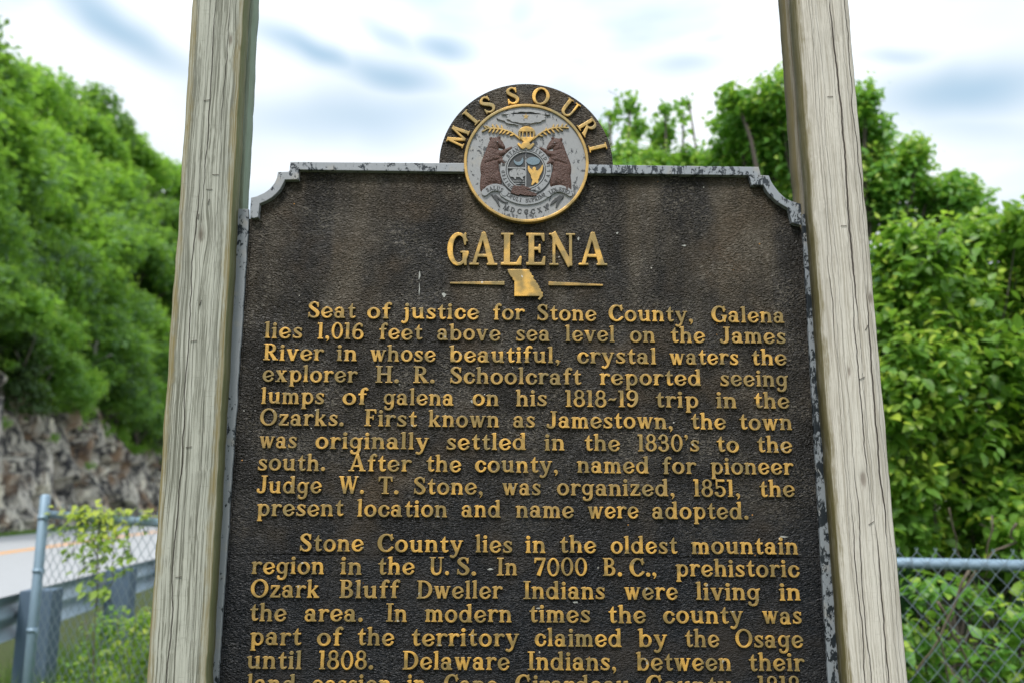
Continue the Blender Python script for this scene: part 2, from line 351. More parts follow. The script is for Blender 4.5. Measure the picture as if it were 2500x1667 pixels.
def g_f():
    s = f_brush((.20, .60, SW), (.20, .78, SW), (.27, .93, .13), (.38, .97, .12), (.43, .91, .14))
    return U(s, f_rect(.20-SW/2, .20+SW/2, 0, .72), foot(.20), f_poly((.02, .56), (.40, .60), (.42, .68), (.02, .66))), .44
def g_g():
    r = f_ring(.29, .355, .28, .325, .14, .095)
    t = f_brush((.50, .30, .155), (.50, .0, .155), (.43, -.20, .14), (.28, -.27, .11), (.14, -.22, .13), (.12, -.14, .15))
    return U(r, t, f_rect(.4225, .5775, .05, .60), f_poly((.42, .56), (.50, .64), (.66, .68), (.67, .61), (.56, .52))), .66
def g_h(): return U(stem(.14, 0, 1), arch(.14, .52)), .67
def g_i(): return U(stem(.15, 0, XH), f_dot(.145, .865, .105)), .30
def g_j():
    return U(f_brush((.19, .55, SW), (.19, .05, SW), (.15, -.14, .15), (.04, -.24, .12), (-.05, -.19, .13)), flag(.19, XH), f_rect(.19-SW/2, .19+SW/2, .05, XH), f_dot(.185, .865, .105)), .34
def g_k():
    return U(stem(.14, 0, 1), f_line(.19, .28, .50, .62, .085, .10), f_poly((.40, .61), (.58, .61), (.58, .68), (.38, .68)),
             f_line(.28, .40, .51, .03, .15, .19), f_poly((.36, 0), (.66, 0), (.66, .065), (.40, .065))), .68
def g_l(): return stem(.15, 0, 1), .30
def g_m(): return U(stem(.14, 0, XH), arch(.14, .47), arch(.47, .80)), .95
def g_n(): return U(stem(.14, 0, XH), arch(.14, .52)), .67
def g_o(): return f_ring(.335, .335, .325, .355, .165, .105), .67
def g_p(): return U(f_rect(.10, .10+SW, -.30, XH-.02), flag(.1825, XH), foot(.1825, -.30), f_ring(.40, .335, .29, .35, .15, .10, .01)), .71
def g_r():
    return U(stem(.15, 0, XH), f_brush((.20, .46, .09), (.30, .60, .11), (.42, .615, .13), (.48, .57, .14))), .52
def g_s():
    return U(f_brush((.43, .545, .10), (.36, .61, .095), (.23, .63, .10), (.12, .53, .14), (.17, .42, .16), (.32, .30, .165), (.42, .20, .16), (.38, .08, .11), (.24, .045, .095), (.12, .07, .095), (.06, .14, .08)),
             f_poly((.40, .46), (.48, .46), (.485, .66), (.40, .60)), f_poly((.02, .02), (.08, .06), (.08, .22), (.015, .22))), .51
def g_t():
    return U(f_brush((.21, .60, SW), (.21, .25, SW), (.24, .09, .15), (.34, .06, .11), (.43, .11, .07)), f_poly((.03, .575), (.42, .575), (.44, .675), (.03, .645)),
             f_poly((.125, .60), (.29, .60), (.29, .92), (.24, .90), (.125, .70))), .45
def g_u():
    s = U(f_rect(.07, .235, .22, XH), flag(.1525, XH), f_brush((.1525, .30, SW), (.18, .13, .15), (.28, .06, .12), (.40, .085, .10), (.50, .16, .09)))
    return U(s, f_rect(.455, .62, 0, XH), flag(.5375, XH), foot(.5375, 0, SW, 0, .07)), .71
def serif(x0, x1, y, h=.055): return f_rect(x0, x1, y-h, y)
def g_v():
    return U(f_line(.12, XH-.02, .335, .0, .19, .17), f_line(.53, XH-.02, .335, .0, .10, .11), serif(0, .27, XH), serif(.42, .66, XH), f_rect(.27, .40, -.01, .08)), .65
def g_w():
    return U(f_line(.12, XH-.02, .29, 0, .18, .16), f_line(.43, XH-.02, .29, 0, .09, .10), f_line(.43, XH-.02, .60, 0, .18, .16), f_line(.78, XH-.02, .60, 0, .10, .10),
             serif(0, .26, XH), serif(.34, .54, XH), serif(.68, .89, XH)), .89
def g_x():
    return U(f_line(.12, XH-.02, .50, .02, .19), f_line(.48, XH-.02, .12, .02, .09), serif(.01, .28, XH), serif(.36, .60, XH), f_rect(0, .24, 0, .055), f_rect(.34, .64, 0, .055)), .64
def g_y():
    return U(f_line(.12, XH-.02, .36, .02, .19, .16), f_brush((.56, XH-.04, .10), (.38, .08, .11), (.29, -.15, .12), (.18, -.25, .12), (.07, -.21, .14)), serif(0, .28, XH), serif(.43, .67, XH)), .66
def g_z():
    return U(f_rect(.06, .52, .58, XH), f_rect(.03, .55, 0, .10), f_line(.46, .62, .10, .05, .16), f_poly((.05, .48), (.12, .48), (.14, .62), (.05, XH)), f_poly((.48, .07), (.50, .20), (.57, .20), (.56, .0))), .57
CW = .18
def g_A():
    return U(f_line(.44, 1.02, .72, .03, .14, .19), f_line(.44, 1.0, .15, .03, .10, .11), f_rect(.26, .60, .25, .34), f_rect(0, .31, 0, .06), f_rect(.56, .90, 0, .06), f_poly((.37, .96), (.44, 1.06), (.51, .96))), .90
def g_B():
    return U(f_rect(.09, .27, 0, 1), D(U(I(f_ell(.34, .755, .27, .25), -GX+.2), f_rect(.2, .34, .50, 1)), I(f_ell(.34, .755, .12, .165), -GX+.27), f_rect(.27, .34, .59, .92)),
             D(U(I(f_ell(.36, .275, .31, .285), -GX+.2), f_rect(.2, .36, 0, .56)), I(f_ell(.36, .28, .14, .19), -GX+.27), f_rect(.27, .36, .09, .47)),
             f_rect(.01, .3, 0, .055), f_rect(.01, .3, .945, 1)), .70
def g_C():
    r = D(f_ring(.45, .5, .44, .52, .19, .10, .03), f_rect(.60, 1.2, .27, .74))
    return U(r, f_poly((.69, .63), (.76, .63), (.77, 1.01), (.71, 1.01), (.62, .90), (.64, .80)), f_brush((.60, .11, .11), (.70, .18, .09), (.75, .26, .08))), .82
def g_D():
    o = U(I(f_ell(.33, .5, .50, .50), -GX+.3), f_rect(.09, .34, 0, 1))
    i = U(I(f_ell(.33, .5, .315, .41), -GX+.32), f_rect(.27, .34, .09, .91))
    return U(D(o, i), f_rect(.01, .3, 0, .055), f_rect(.01, .3, .945, 1)), .85
def g_E():
    return U(f_rect(.09, .27, 0, 1), f_rect(.01, .60, 0, .085), f_rect(.01, .58, .915, 1), f_rect(.2, .47, .47, .56), f_poly((.42, .38), (.48, .38), (.48, .65), (.42, .65), (.40, .515)),
             f_poly((.49, .05), (.57, .27), (.64, .27), (.62, 0), (.49, 0)), f_poly((.48, .95), (.55, .74), (.61, .74), (.60, 1), (.48, 1))), .66
def g_F():
    return U(f_rect(.09, .27, 0, 1), f_rect(.01, .35, 0, .055), f_rect(.01, .58, .915, 1), f_rect(.2, .47, .47, .56), f_poly((.42, .38), (.48, .38), (.48, .65), (.42, .65), (.40, .515)),
             f_poly((.48, .95), (.55, .74), (.61, .74), (.60, 1), (.48, 1))), .62
def g_G():
    r = D(f_ring(.45, .5, .44, .52, .19, .10, .03), f_rect(.60, 1.2, .40, .74))
    return U(r, f_poly((.69, .63), (.76, .63), (.77, 1.01), (.71, 1.01), (.62, .90), (.64, .80)), f_rect(.63, .80, .06, .42), f_rect(.54, .88, .38, .44), D(f_rect(.70, .80, .0, .1), f_ell(.5, .5, .4, .5))), .89
def g_H():
    return U(f_rect(.09, .27, 0, 1), f_rect(.60, .78, 0, 1), f_rect(.2, .65, .47, .555), f_rect(0, .36, 0, .055), f_rect(0, .36, .945, 1), f_rect(.51, .87, 0, .055), f_rect(.51, .87, .945, 1)), .87
def g_I(): return U(f_rect(.10, .28, 0, 1), f_rect(0, .38, 0, .06), f_rect(0, .38, .94, 1)), .38
def g_J():
    return U(f_brush((.40, .9, CW), (.40, .28, CW), (.36, .09, .15), (.22, .02, .11), (.09, .08, .13), (.08, .17, .16)), f_rect(.31, .49, .4, 1), f_rect(.22, .58, .945, 1)), .58
def g_L():
    return U(f_rect(.09, .27, 0, 1), f_rect(0, .56, 0, .085), f_rect(0, .37, .94, 1), f_poly((.44, .05), (.56, .28), (.62, .28), (.60, 0), (.44, 0))), .63
def g_M():
    return U(f_line(.17, .98, .12, .02, .10, .12), f_line(.18, 1.0, .50, .05, .19, .14), f_line(.84, 1.0, .50, .05, .09, .12), f_line(.86, 1., .91, .02, .18), f_rect(0, .27, 0, .06), f_rect(.76, 1.05, 0, .06), f_rect(.03, .26, .94, 1), f_rect(.78, 1.0, .94, 1)), 1.05
def g_N():
    return U(f_rect(.12, .22, 0, 1), f_rect(.70, .80, -.02, 1), f_line(.14, 1.02, .74, -.02, .19), f_rect(.01, .33, 0, .055), f_rect(.59, .91, .945, 1), f_rect(0, .2, .945, 1)), .90
def g_O(): return f_ring(.47, .5, .46, .52, .18, .10), .94
def g_P():
    return U(f_rect(.09, .27, 0, 1), D(U(I(f_ell(.36, .72, .30, .28), -GX+.2), f_rect(.2, .36, .44, 1)), I(f_ell(.36, .725, .13, .19), -GX+.27), f_rect(.27, .36, .53, .91)), f_rect(0, .37, 0, .055), f_rect(0, .3, .945, 1)), .67
def g_R():
    a, _ = g_P()
    return U(a, f_line(.36, .48, .64, .03, .14, .20), f_rect(.50, .80, 0, .06)), .78
def g_S():
    return U(f_brush((.53, .80, .11), (.44, .93, .10), (.30, .96, .10), (.14, .86, .15), (.12, .72, .18), (.26, .57, .19), (.44, .43, .20), (.54, .28, .19), (.48, .10, .14), (.32, .035, .10), (.18, .08, .10), (.08, .20, .09)),
             f_poly((.50, .66), (.57, .66), (.585, 1.0), (.50, .92)), f_poly((.02, 0), (.10, .08), (.11, .33), (.03, .33))), .64
def g_T():
    return U(f_rect(.27, .45, 0, 1), f_rect(.17, .55, 0, .055), f_rect(.02, .70, .91, 1), f_poly((.0, .72), (.06, .72), (.13, .93), (.02, 1), (0, 1)), f_poly((.72, .72), (.66, .72), (.59, .93), (.70, 1), (.72, 1))), .72
def g_U():
    return U(f_brush((.18, .9, CW), (.18, .36, CW), (.24, .13, .16), (.42, .045, .12), (.60, .13, .11), (.66, .36, .10), (.66, .9, .10)), f_rect(.09, .27, .4, 1), f_rect(.61, .71, .4, 1), f_rect(0, .36, .945, 1), f_rect(.51, .82, .945, 1)), .82
def g_V():
    return U(f_line(.14, .98, .42, 0, .20, .16), f_line(.70, .98, .42, 0, .10), f_rect(0, .32, .945, 1), f_rect(.56, .86, .945, 1)), .84
def g_W():
    return U(f_line(.14, .98, .36, 0, .19, .16), f_line(.56, .98, .36, 0, .10), f_line(.56, .98, .78, 0, .19, .16), f_line(1.0, .98, .78, 0, .10), f_rect(0, .30, .945, 1), f_rect(.42, .68, .945, 1), f_rect(.88, 1.14, .945, 1)), 1.14
def g_X():
    return U(f_line(.15, .98, .68, .02, .20), f_line(.66, .98, .14, .02, .10), f_rect(0, .33, .945, 1), f_rect(.50, .80, .945, 1), f_rect(0, .30, 0, .055), f_rect(.50, .84, 0, .055)), .84
def g_0(): return f_ring(.32, .5, .31, .52, .14, .09), .64
def g_1(): return U(f_rect(.09, .26, 0, 1), f_rect(.02, .33, 0, .05), f_poly((.0, .88), (.10, .90), (.10, 1.0), (0, 1.0))), .34
def g_3():  #
    return U(D(f_ring(.28, .735, .25, .275, .135, .085), f_rect(-.1, .17, .28, .74)), D(f_ring(.29, .285, .29, .305, .15, .09), f_rect(-.1, .18, .26, .8)), f_dot(.10, .77, .09), f_dot(.10, .19, .10)), .61
def g_5():
    return U(D(f_ring(.29, .30, .30, .32, .15, .09), f_rect(-.1, .17, .24, .55)), f_dot(.11, .18, .10), f_rect(.08, .54, .87, 1.0), f_rect(.08, .16, .45, 1), f_line(.1, .50, .26, .58, .09)), .61
def g_6():
    return U(f_ring(.32, .30, .31, .32, .15, .09), f_brush((.10, .32, .17), (.11, .58, .17), (.20, .82, .14), (.36, .95, .11), (.50, .90, .12), (.52, .83, .13))), .64
def g_7():
    return U(f_poly((.03, .86), (.60, .86), (.60, 1), (.03, 1)), f_line(.54, .92, .24, 0, .11, .20), f_poly((.02, .70), (.09, .70), (.14, .88), (.03, 1))), .61
def g_8(): return U(f_ring(.31, .745, .25, .27, .13, .085), f_ring(.31, .28, .30, .30, .15, .09)), .62
def g_9():
    return U(f_ring(.31, .70, .30, .32, .15, .09), f_brush((.53, .68, .17), (.52, .42, .17), (.43, .18, .14), (.27, .05, .11), (.13, .10, .12), (.11, .17, .13))), .64
def g_dot(): return f_dot(.13, .10, .115), .26
def g_comma(): return U(f_dot(.13, .09, .10), f_brush((.18, .09, .11), (.19, -.02, .08), (.11, -.16, .03))), .27
def g_apos(): return U(f_dot(.12, .90, .09), f_brush((.16, .90, .11), (.17, .80, .08), (.10, .68, .03))), .24
def g_dash(): return f_brush((.03, .38, .05), (.14, .46, .11), (.30, .42, .11), (.42, .52, .05)), .46
GLYPH = {'.': g_dot, ',': g_comma, "'": g_apos, '~': g_dash}
for _k, _v in list(globals().items()):
    if _k.startswith('g_') and len(_k) == 3: GLYPH[_k[2]] = _v

def trace(F, res=FRES, x0=fx[0], y0=fy[0]):
    """closed outlines of F = 0 as a list of point arrays"""
    ins = F < 0; H, W = F.shape; nxt = {}; pts = {}
    def pt(key):
        if key in pts: return
        k, i, j = key
        a = F[i, j]; b = F[i, j+1] if k == 0 else F[i+1, j]
        t = a/(a-b)
        pts[key] = (x0+res*(j+(t if k == 0 else 0)), y0+res*(i+(t if k == 1 else 0)))
    c = ins[:-1, :-1].astype(int)+ins[:-1, 1:]*2+ins[1:, 1:]*4+ins[1:, :-1]*8
    T = {1: [(3, 0)], 2: [(0, 1)], 3: [(3, 1)], 4: [(1, 2)], 5: [(3, 0), (1, 2)], 6: [(0, 2)], 7: [(3, 2)], 8: [(2, 3)], 9: [(2, 0)], 10: [(0, 1), (2, 3)], 11: [(2, 1)], 12: [(1, 3)], 13: [(1, 0)], 14: [(0, 3)]}
    for i, j in zip(*np.nonzero((c > 0) & (c < 15))):
        E = [(0, i, j), (1, i, j+1), (0, i+1, j), (1, i, j)]
        for a, b in T[int(c[i, j])]:
            pt(E[a]); pt(E[b]); nxt[E[a]] = E[b]
    loops = []
    while nxt:
        s = next(iter(nxt)); L = []; k = s
        while k in nxt:
            L.append(pts[k]); k = nxt.pop(k)
        if len(L) > 5: loops.append(np.array(L))
    return loops
def simplify(P, tol):
    P = np.asarray(P); n = len(P)
    if n < 8: return P
    a = 0; b = int(np.argmax(((P-P[0])**2).sum(1)))
    def rdp(i, j):
        out = [i]; st = [(i, j)]; keep = {i}
        while st:
            p, q = st.pop()
            if q-p < 2: continue
            A, B = P[p % n], P[q % n]; d = B-A; L = np.hypot(*d)+1e-12
            m = np.arange(p+1, q); C = P[m % n]-A
            e = np.abs(C[:, 0]*d[1]-C[:, 1]*d[0])/L; k = int(np.argmax(e))
            if e[k] > tol: keep.add(int(m[k])); st += [(p, int(m[k])), (int(m[k]), q)]
        return sorted(keep)
    idx = rdp(a, b)+rdp(b, n)
    return P[[i % n for i in idx]]
# ---------------------------------------------------------------- mesh from outlines
def outline_mesh(loops, height, bevel, name, scale=1.0):
    """closed outlines -> raised, bevelled relief standing out towards -y (x across, z up)"""
    cu = bpy.data.curves.new(name, 'CURVE'); cu.dimensions = '2D'; cu.fill_mode = 'FRONT'
    for L in loops:
        sp = cu.splines.new('POLY'); sp.points.add(len(L)-1); sp.use_cyclic_u = True
        co = np.zeros((len(L), 4), np.float32); co[:, :2] = np.asarray(L)*scale; co[:, 3] = 1
        sp.points.foreach_set('co', co.ravel())
    cu.extrude = height-bevel; cu.bevel_depth = bevel; cu.bevel_resolution = 1; cu.offset = -bevel*.8
    o = bpy.data.objects.new('tmp', cu); C.objects.link(o)
    dg = bpy.context.evaluated_depsgraph_get(); me = bpy.data.meshes.new_from_object(o.evaluated_get(dg))
    bpy.data.objects.remove(o); bpy.data.curves.remove(cu)
    n = len(me.vertices); v = np.zeros(n*3, np.float32); me.vertices.foreach_get('co', v); v = v.reshape(-1, 3)
    F = [tuple(p.vertices) for p in me.polygons]; bpy.data.meshes.remove(me)
    V = np.c_[v[:, 0], -v[:, 2], v[:, 1]]
    return V, F
_gc = {}
def glyph(ch, cap, height, bevel):
    k = (ch, round(cap, 5), height)
    if k not in _gc:
        global GX, GY
        keep = GX, GY; GX, GY = FGX, FGY
        Fd, adv = GLYPH[ch](); GX, GY = keep; L = [simplify(l, .0035) for l in trace(Fd)]
        V, Fc = outline_mesh(L, height, bevel, 'glyph', cap); _gc[k] = (V, Fc, adv*cap)
    return _gc[k]
ZB = .75
def word_mesh(text, u0, u1, v, cap=.0318, height=.0042, bevel=.0008):
    gs = [glyph(c, cap, height, bevel) for c in text]; gap = .075*cap
    nat = sum(g[2] for g in gs)+gap*(len(gs)-1); k = (u1-u0)/nat; V = []; F = []; x = 0; b = 0
    for gv, gf, adv in gs:
        W = gv.copy(); j = rng.normal(0, .0003); W[:, 0] = u0+(W[:, 0]+x)*k; W[:, 2] = W[:, 2]+v+ZB+j
        V.append(W); F += [tuple(i+b for i in f) for f in gf]; b += len(W); x += adv+gap
    m = bpy.data.meshes.new('word'); m.from_pydata(np.vstack(V).tolist(), [], F); m.update(); return m
def relief(Fd, hfun, x0, y0, res, tf):
    """domed relief: grid cells inside Fd<0, border vertices pulled onto the outline; tf maps (x,y)->(u,v)"""
    gy, gx = np.gradient(Fd, res); g2 = gx**2+gy**2+1e-6
    H, W = Fd.shape; X = x0+res*np.arange(W)[None]+0*Fd; Y = y0+res*np.arange(H)[:, None]+0*Fd
    ins = Fd < 0; cell = ins[:-1, :-1] | ins[:-1, 1:] | ins[1:, 1:] | ins[1:, :-1]
    out = ~ins; X = np.where(out, X-gx*Fd/g2, X); Y = np.where(out, Y-gy*Fd/g2, Y)
    h = np.where(out, 0, hfun(X, Y, -Fd))
    used = np.zeros(Fd.shape, bool)
    for a, b in ((0, 0), (0, 1), (1, 1), (1, 0)): used[a:H-1+a, b:W-1+b] |= cell
    idx = -np.ones(Fd.shape, int); idx[used] = np.arange(used.sum())
    u, v = tf(X[used], Y[used]); V = np.c_[u, -h[used], v]
    i, j = np.nonzero(cell); F = np.c_[idx[i, j], idx[i, j+1], idx[i+1, j+1], idx[i+1, j]]
    return V, F
# ---------------------------------------------------------------- the marker
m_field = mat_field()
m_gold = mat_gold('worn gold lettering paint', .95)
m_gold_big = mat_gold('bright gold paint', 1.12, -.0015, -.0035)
m_frame = mat_silver('flaking silver paint', .56, tone=(.295, .308, .325))
m_chan_l = mat_silver('chalky silver paint', .565, tone=(.265, .28, .295))
m_chan_r = mat_silver('badly flaked silver paint', .503, tone=(.26, .285, .31))
rot = (0, TILT, YAW)
Rm = Matrix.Rotation(YAW, 4, 'Z') @ Matrix.Rotation(TILT, 4, 'Y')
loc = Vector((0, PLANE_Y, EYE))+(Rm @ Vector((0, 0, -ZB)))
marker = empty('historical_marker', loc, rot)
tag(marker, 'dark cast metal historical marker with raised gold lettering and round bear seal between wooden posts', 'historical marker')
UL, UR = -.5257, .5753
SC_U, SC_V, SC_R = .0229, .6625, .1245
# plate outline: the scrolled corners and the arch over the seal
oL = [(-.5215, .5405), (-.5215, .5809), (-.5100, .5840), (-.4962, .5911), (-.4863, .5989), (-.4786, .6089), (-.4745, .6180), (-.4727, .6244), (-.4717, .6349), (-.4489, .6365), (-.4479, .6568)]
oR = [(.4905, .6595), (.4943, .6421), (.5106, .6411), (.5140, .6300), (.5190, .6210), (.5290, .6065), (.5410, .5946), (.5550, .5875), (.5718, .5828), (.5718, .5405)]
iL = [(-.5190, .5390), (-.5120, .5390), (-.5056, .5412), (-.5042, .5686), (-.4920, .5745), (-.4811, .5815), (-.4725, .5900), (-.4655, .5992), (-.4591, .6136), (-.4573, .6191), (-.4303, .6201), (-.4303, .6404)]
iR = [(.4700, .6416), (.4753, .6210), (.4992, .6214), (.5045, .6100), (.5122, .5990), (.5280, .5845), (.5469, .5728), (.5524, .5440), (.5600, .5405), (.5690, .5388)]
def prism(loop, y0, y1, name, mat, parent, bev=0.0, kindF=None):
    """solid with outline `loop` (u,v) from depth y0 (front, smaller) to y1"""
    L = [(u, v+ZB) for u, v in loop]
    V, F = outline_mesh([L], (y1-y0)/2, bev or .0004, name)
    V[:, 1] += (y0+y1)/2
    m = bpy.data.meshes.new(name); m.from_pydata(V.tolist(), [], F); m.update(); m.materials.append(mat)
    return link(bpy.data.objects.new(name, m), parent)
PB = -.72
arc = [(SC_U+.1756*math.sin(a), SC_V+.1756*math.cos(a)) for a in np.linspace(R(-90.5), R(91), 60)]
SEAM = -.1040
# field plates (upper one carries the arch)
up = [(UL-.02, SEAM+.0006), (UR+.02, SEAM+.0006), (UR, .530), (.560, .575), (.520, .610), (.500, .635), (.485, .650)]+[(arc[-1][0], .652)]+arc[::-1]+[(arc[0][0], .652), (-.445, .650), (-.468, .628), (-.480, .600), (-.515, .575), (-.519, .545), (UL-.02, .530)]
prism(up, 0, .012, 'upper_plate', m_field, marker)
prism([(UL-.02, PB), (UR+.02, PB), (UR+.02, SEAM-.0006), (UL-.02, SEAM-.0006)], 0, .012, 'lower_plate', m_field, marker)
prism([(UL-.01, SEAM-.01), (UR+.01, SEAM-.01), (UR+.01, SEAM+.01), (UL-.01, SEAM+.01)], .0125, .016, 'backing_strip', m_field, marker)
# raised rim, left and right halves stopping at the seal
def half(o, i, x_in):
    return o, i
rl = oL+[(SC_U-.1225, .6590), (SC_U-.1225, .6408)]+iL[::-1]
prism(rl, -.013, .0005, 'rim', m_frame, marker, .0012)
m_frame_r = mat_silver('heavily flaked silver paint', .528, tone=(.28, .30, .325))
rr = [(SC_U+.1225, .6412), (SC_U+.1225, .6595)]+oR+iR[::-1]
prism(rr, -.013, .0005, 'rim', m_frame_r, marker, .0012)['label'] = 'right half of the rim, heavily flaked'
# side channels that hold the plates in the posts
def wavy(x, z0, z1, n, amp, seed):
    r = np.random.default_rng(seed); k = np.convolve(r.normal(0, 1, n+8), np.ones(4)/4, 'same')[4:n+4]*amp
    return [(x+k[i], z0+(z1-z0)*i/(n-1)) for i in range(n)]
cl = wavy(UL+.0006, PB, .5401, 150, .0009, 3)+[(-.5270, .5590), (-.5600, .5595), (-.5600, PB)]
prism(cl, -.0075, .0005, 'side_channel', m_chan_l, marker, .0008)
cr = [(.6000, PB), (.6000, .5640), (.5775, .5636)]+wavy(UR-.0002, PB, .5395, 150, .0004, 5)[::-1]
prism(cr, -.0075, .0005, 'side_channel', m_chan_r, marker, .0008)['label'] = 'right side channel with most of its silver paint gone'
for s_, x in ((-1, UL+.0035), (1, UR-.0035)):        # dark groove lip beside each channel
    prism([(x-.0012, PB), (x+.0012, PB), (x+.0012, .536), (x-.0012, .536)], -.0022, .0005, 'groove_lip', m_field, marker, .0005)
LINES = [
(341.8, [('Seat', -399.9, -307.8), ('of', -285.5, -239.4), ('justice', -214.7, -67.3), ('for', -40.9, 20.6), ('Stone', 45.4, 161.6), ('County,', 184.8, 351.1), ('Galena', 386.5, 530.9)]),
(300.6, [('lies', -481.5, -408.5), ('1,016', -379.7, -290.3), ('feet', -261.0, -177.0), ('above', -148.5, -25.3), ('sea', 4.5, 71.0), ('level', 100.5, 196.7), ('on', 225.8, 275.4), ('the', 305.0, 373.1), ('James', 401.6, 530.8)]),
(258.1, [('River', -481.3, -365.9), ('in', -340.7, -301.3), ('whose', -276.1, -149.9), ('beautiful,', -123.2, 90.0), ('crystal', 122.9, 276.8), ('waters', 302.3, 436.3), ('the', 461.8, 530.6)]),
(216.9, [('explorer', -480.4, -299.7), ('H.', -264.7, -218.8), ('R.', -192.1, -150.5), ('Schoolcraft', -121.7, 130.6), ('reported', 166.6, 363.1), ('seeing', 399.2, 530.8)]),
(174.4, [('lumps', -480.3, -360.4), ('of', -326.0, -279.2), ('galena', -247.6, -113.0), ('on', -78.2, -27.2), ('his', 5.3, 64.6), ('1818~19', 100.0, 240.9), ('trip', 272.9, 356.1), ('in', 390.1, 429.7), ('the', 462.9, 531.8)]),
(133.3, [('Ozarks.', -480.4, -321.1), ('First', -282.6, -182.7), ('known', -160.5, -26.3), ('as', 0.1, 42.0), ('Jamestown,', 63.9, 305.8), ('the', 339.9, 407.6), ('town', 432.5, 534.5)]),
(90.8, [('was', -478.6, -408.1), ('originally', -373.4, -159.2), ('settled', -126.1, 25.7), ('in', 60.0, 98.6), ('the', 135.4, 203.8), ("1830's", 237.4, 355.0), ('to', 387.5, 430.8), ('the', 464.7, 532.6)]),
(49.0, [('south.', -478.8, -352.1), ('After', -309.1, -191.2), ('the', -163.8, -96.7), ('county,', -71.5, 86.3), ('named', 122.0, 258.4), ('for', 283.2, 347.1), ('pioneer', 374.3, 532.0)]),
(7.2, [('Judge', -478.1, -357.1), ('W.', -325.4, -277.8), ('T.', -251.6, -213.0), ('Stone,', -185.4, -54.9), ('was', -19.3, 53.1), ('organized,', 83.2, 306.1), ('1851,', 341.2, 429.9), ('the', 465.6, 533.3)]),
(-34.4, [('present', -476.3, -315.0), ('location', -289.5, -121.5), ('and', -95.1, -21.4), ('name', 6.7, 115.3), ('were', 141.2, 236.7), ('adopted.', 262.0, 443.7)]),
(-98.0, [('Stone', -392.8, -274.9), ('County', -249.9, -91.3), ('lies', -68.0, 0.4), ('in', 24.7, 62.4), ('the', 87.9, 156.7), ('oldest', 183.3, 307.6), ('mountain', 334.2, 534.0)]),
(-138.8, [('region', -478.9, -345.6), ('in', -316.2, -276.3), ('the', -247.7, -179.4), ('U.', -152.6, -115.5), ('S.', -101.9, -65.6), ('In', -27.8, 10.1), ('7000', 40.4, 139.3), ('B.', 167.9, 204.4), ('C.,', 217.3, 268.3), ('prehistoric', 302.6, 533.9)]),
(-180.4, [('Ozark', -478.2, -351.8), ('Bluff', -316.3, -207.1), ('Dweller', -174.5, -17.8), ('Indians', 21.3, 171.7), ('were', 207.5, 306.5), ('living', 339.9, 458.7), ('in', 494.5, 534.1)]),
(-221.8, [('the', -477.5, -410.2), ('area.', -377.5, -271.2), ('In', -229.1, -190.9), ('modern', -158.0, 0.5), ('times', 31.5, 144.1), ('the', 176.7, 246.6), ('county', 277.7, 425.1), ('was', 461.4, 533.7)]),
(-263.5, [('part', -474.5, -381.5), ('of', -353.3, -307.8), ('the', -280.3, -212.9), ('territory', -182.2, 13.7), ('claimed', 42.1, 201.7), ('by', 232.0, 284.2), ('the', 316.5, 380.2), ('Osage', 409.4, 534.4)]),
(-304.4, [('until', -477.0, -378.3), ('1808.', -347.6, -248.9), ('Delaware', -196.9, -3.0), ('Indians,', 29.7, 191.2), ('between', 227.9, 400.6), ('their', 432.1, 533.7)]),
(-344.6, [('land', -473.8, -387.2), ('cession', -358.6, -216.0), ('in', -187.2, -154.1), ('Cape', -121.6, -24.1), ('Girardeau', 6.9, 214.5), ('County,', 243.5, 410.2), ('1818', 447.5, 524.5)]),
]

for v, ws in LINES:
    for w, a, b in ws:
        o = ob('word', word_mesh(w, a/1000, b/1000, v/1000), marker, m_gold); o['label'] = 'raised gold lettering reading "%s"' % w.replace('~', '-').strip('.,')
def letter(ch, u, v, cap, ang=0., wid=None, mat=m_gold_big, h=.0058, bev=.0012, parent=marker, name='letter', kw=1.0, y=0.):
    gv, gf, adv = glyph(ch, cap, h, bev); W = gv.copy(); W[:, 0] -= adv/2; W[:, 2] -= cap/2
    W[:, 0] *= (wid/adv) if wid else kw
    c, s = math.cos(ang), math.sin(ang); x = W[:, 0]*c+W[:, 2]*s; z = -W[:, 0]*s+W[:, 2]*c
    W = np.c_[x+u, W[:, 1]+y, z+v+ZB]; m = bpy.data.meshes.new(name); m.from_pydata(W.tolist(), [], gf); m.update()
    o = ob(name, m, parent, mat); return o
for ch, a, b, v0, v1 in (('G', -132.6, -89.2, 449.6, 516.3), ('A', -88.5, -33.3, 451, 516.3), ('L', -26.5, 15.7, 451.5, 517), ('E', 22.9, 63, 452, 517.6), ('N', 68.7, 120, 452, 518), ('A', 127, 183.8, 453, 519)):
    letter(ch, (a+b)/2000, (v0+v1)/2000, .0655, 0, (b-a)/1000)['label'] = 'raised gold capital %s of the title' % ch
for ch, a in zip('MISSOURI', (-67.7, -49.1, -32.4, -11.1, 11.3, 36.0, 57.0, 75.5)):
    letter(ch, SC_U+.1495*math.sin(R(a)), SC_V+.1495*math.cos(R(a)), .0365, R(a), kw=1.06)['label'] = 'raised gold capital %s on the arch' % ch
MO = [(-13, 443.1), (-11.5, 437), (-9.3, 433.5), (-7, 429), (-3.1, 425.5), (-2.6, 422), (.8, 419.4), (.8, 388.9), (25, 389.2), (50.4, 389.5), (49.5, 386.5), (46.8, 383.7), (50.4, 381.5), (53.5, 385.5), (57.4, 389.6), (56.0, 393), (56.8, 397), (53, 399), (52.8, 403.5), (49.6, 405.5), (49.8, 409), (47, 412.4), (46.4, 415), (43.5, 416.5), (42.6, 420.5), (39, 423), (37.6, 426), (38.2, 429.5), (34.6, 432), (33.4, 436.5), (31.0, 438), (29.6, 443.2), (4, 443.3)]
prism([(a/1000, b/1000) for a, b in MO], -.0050, .0005, 'state_map', m_gold_big, marker, .001)
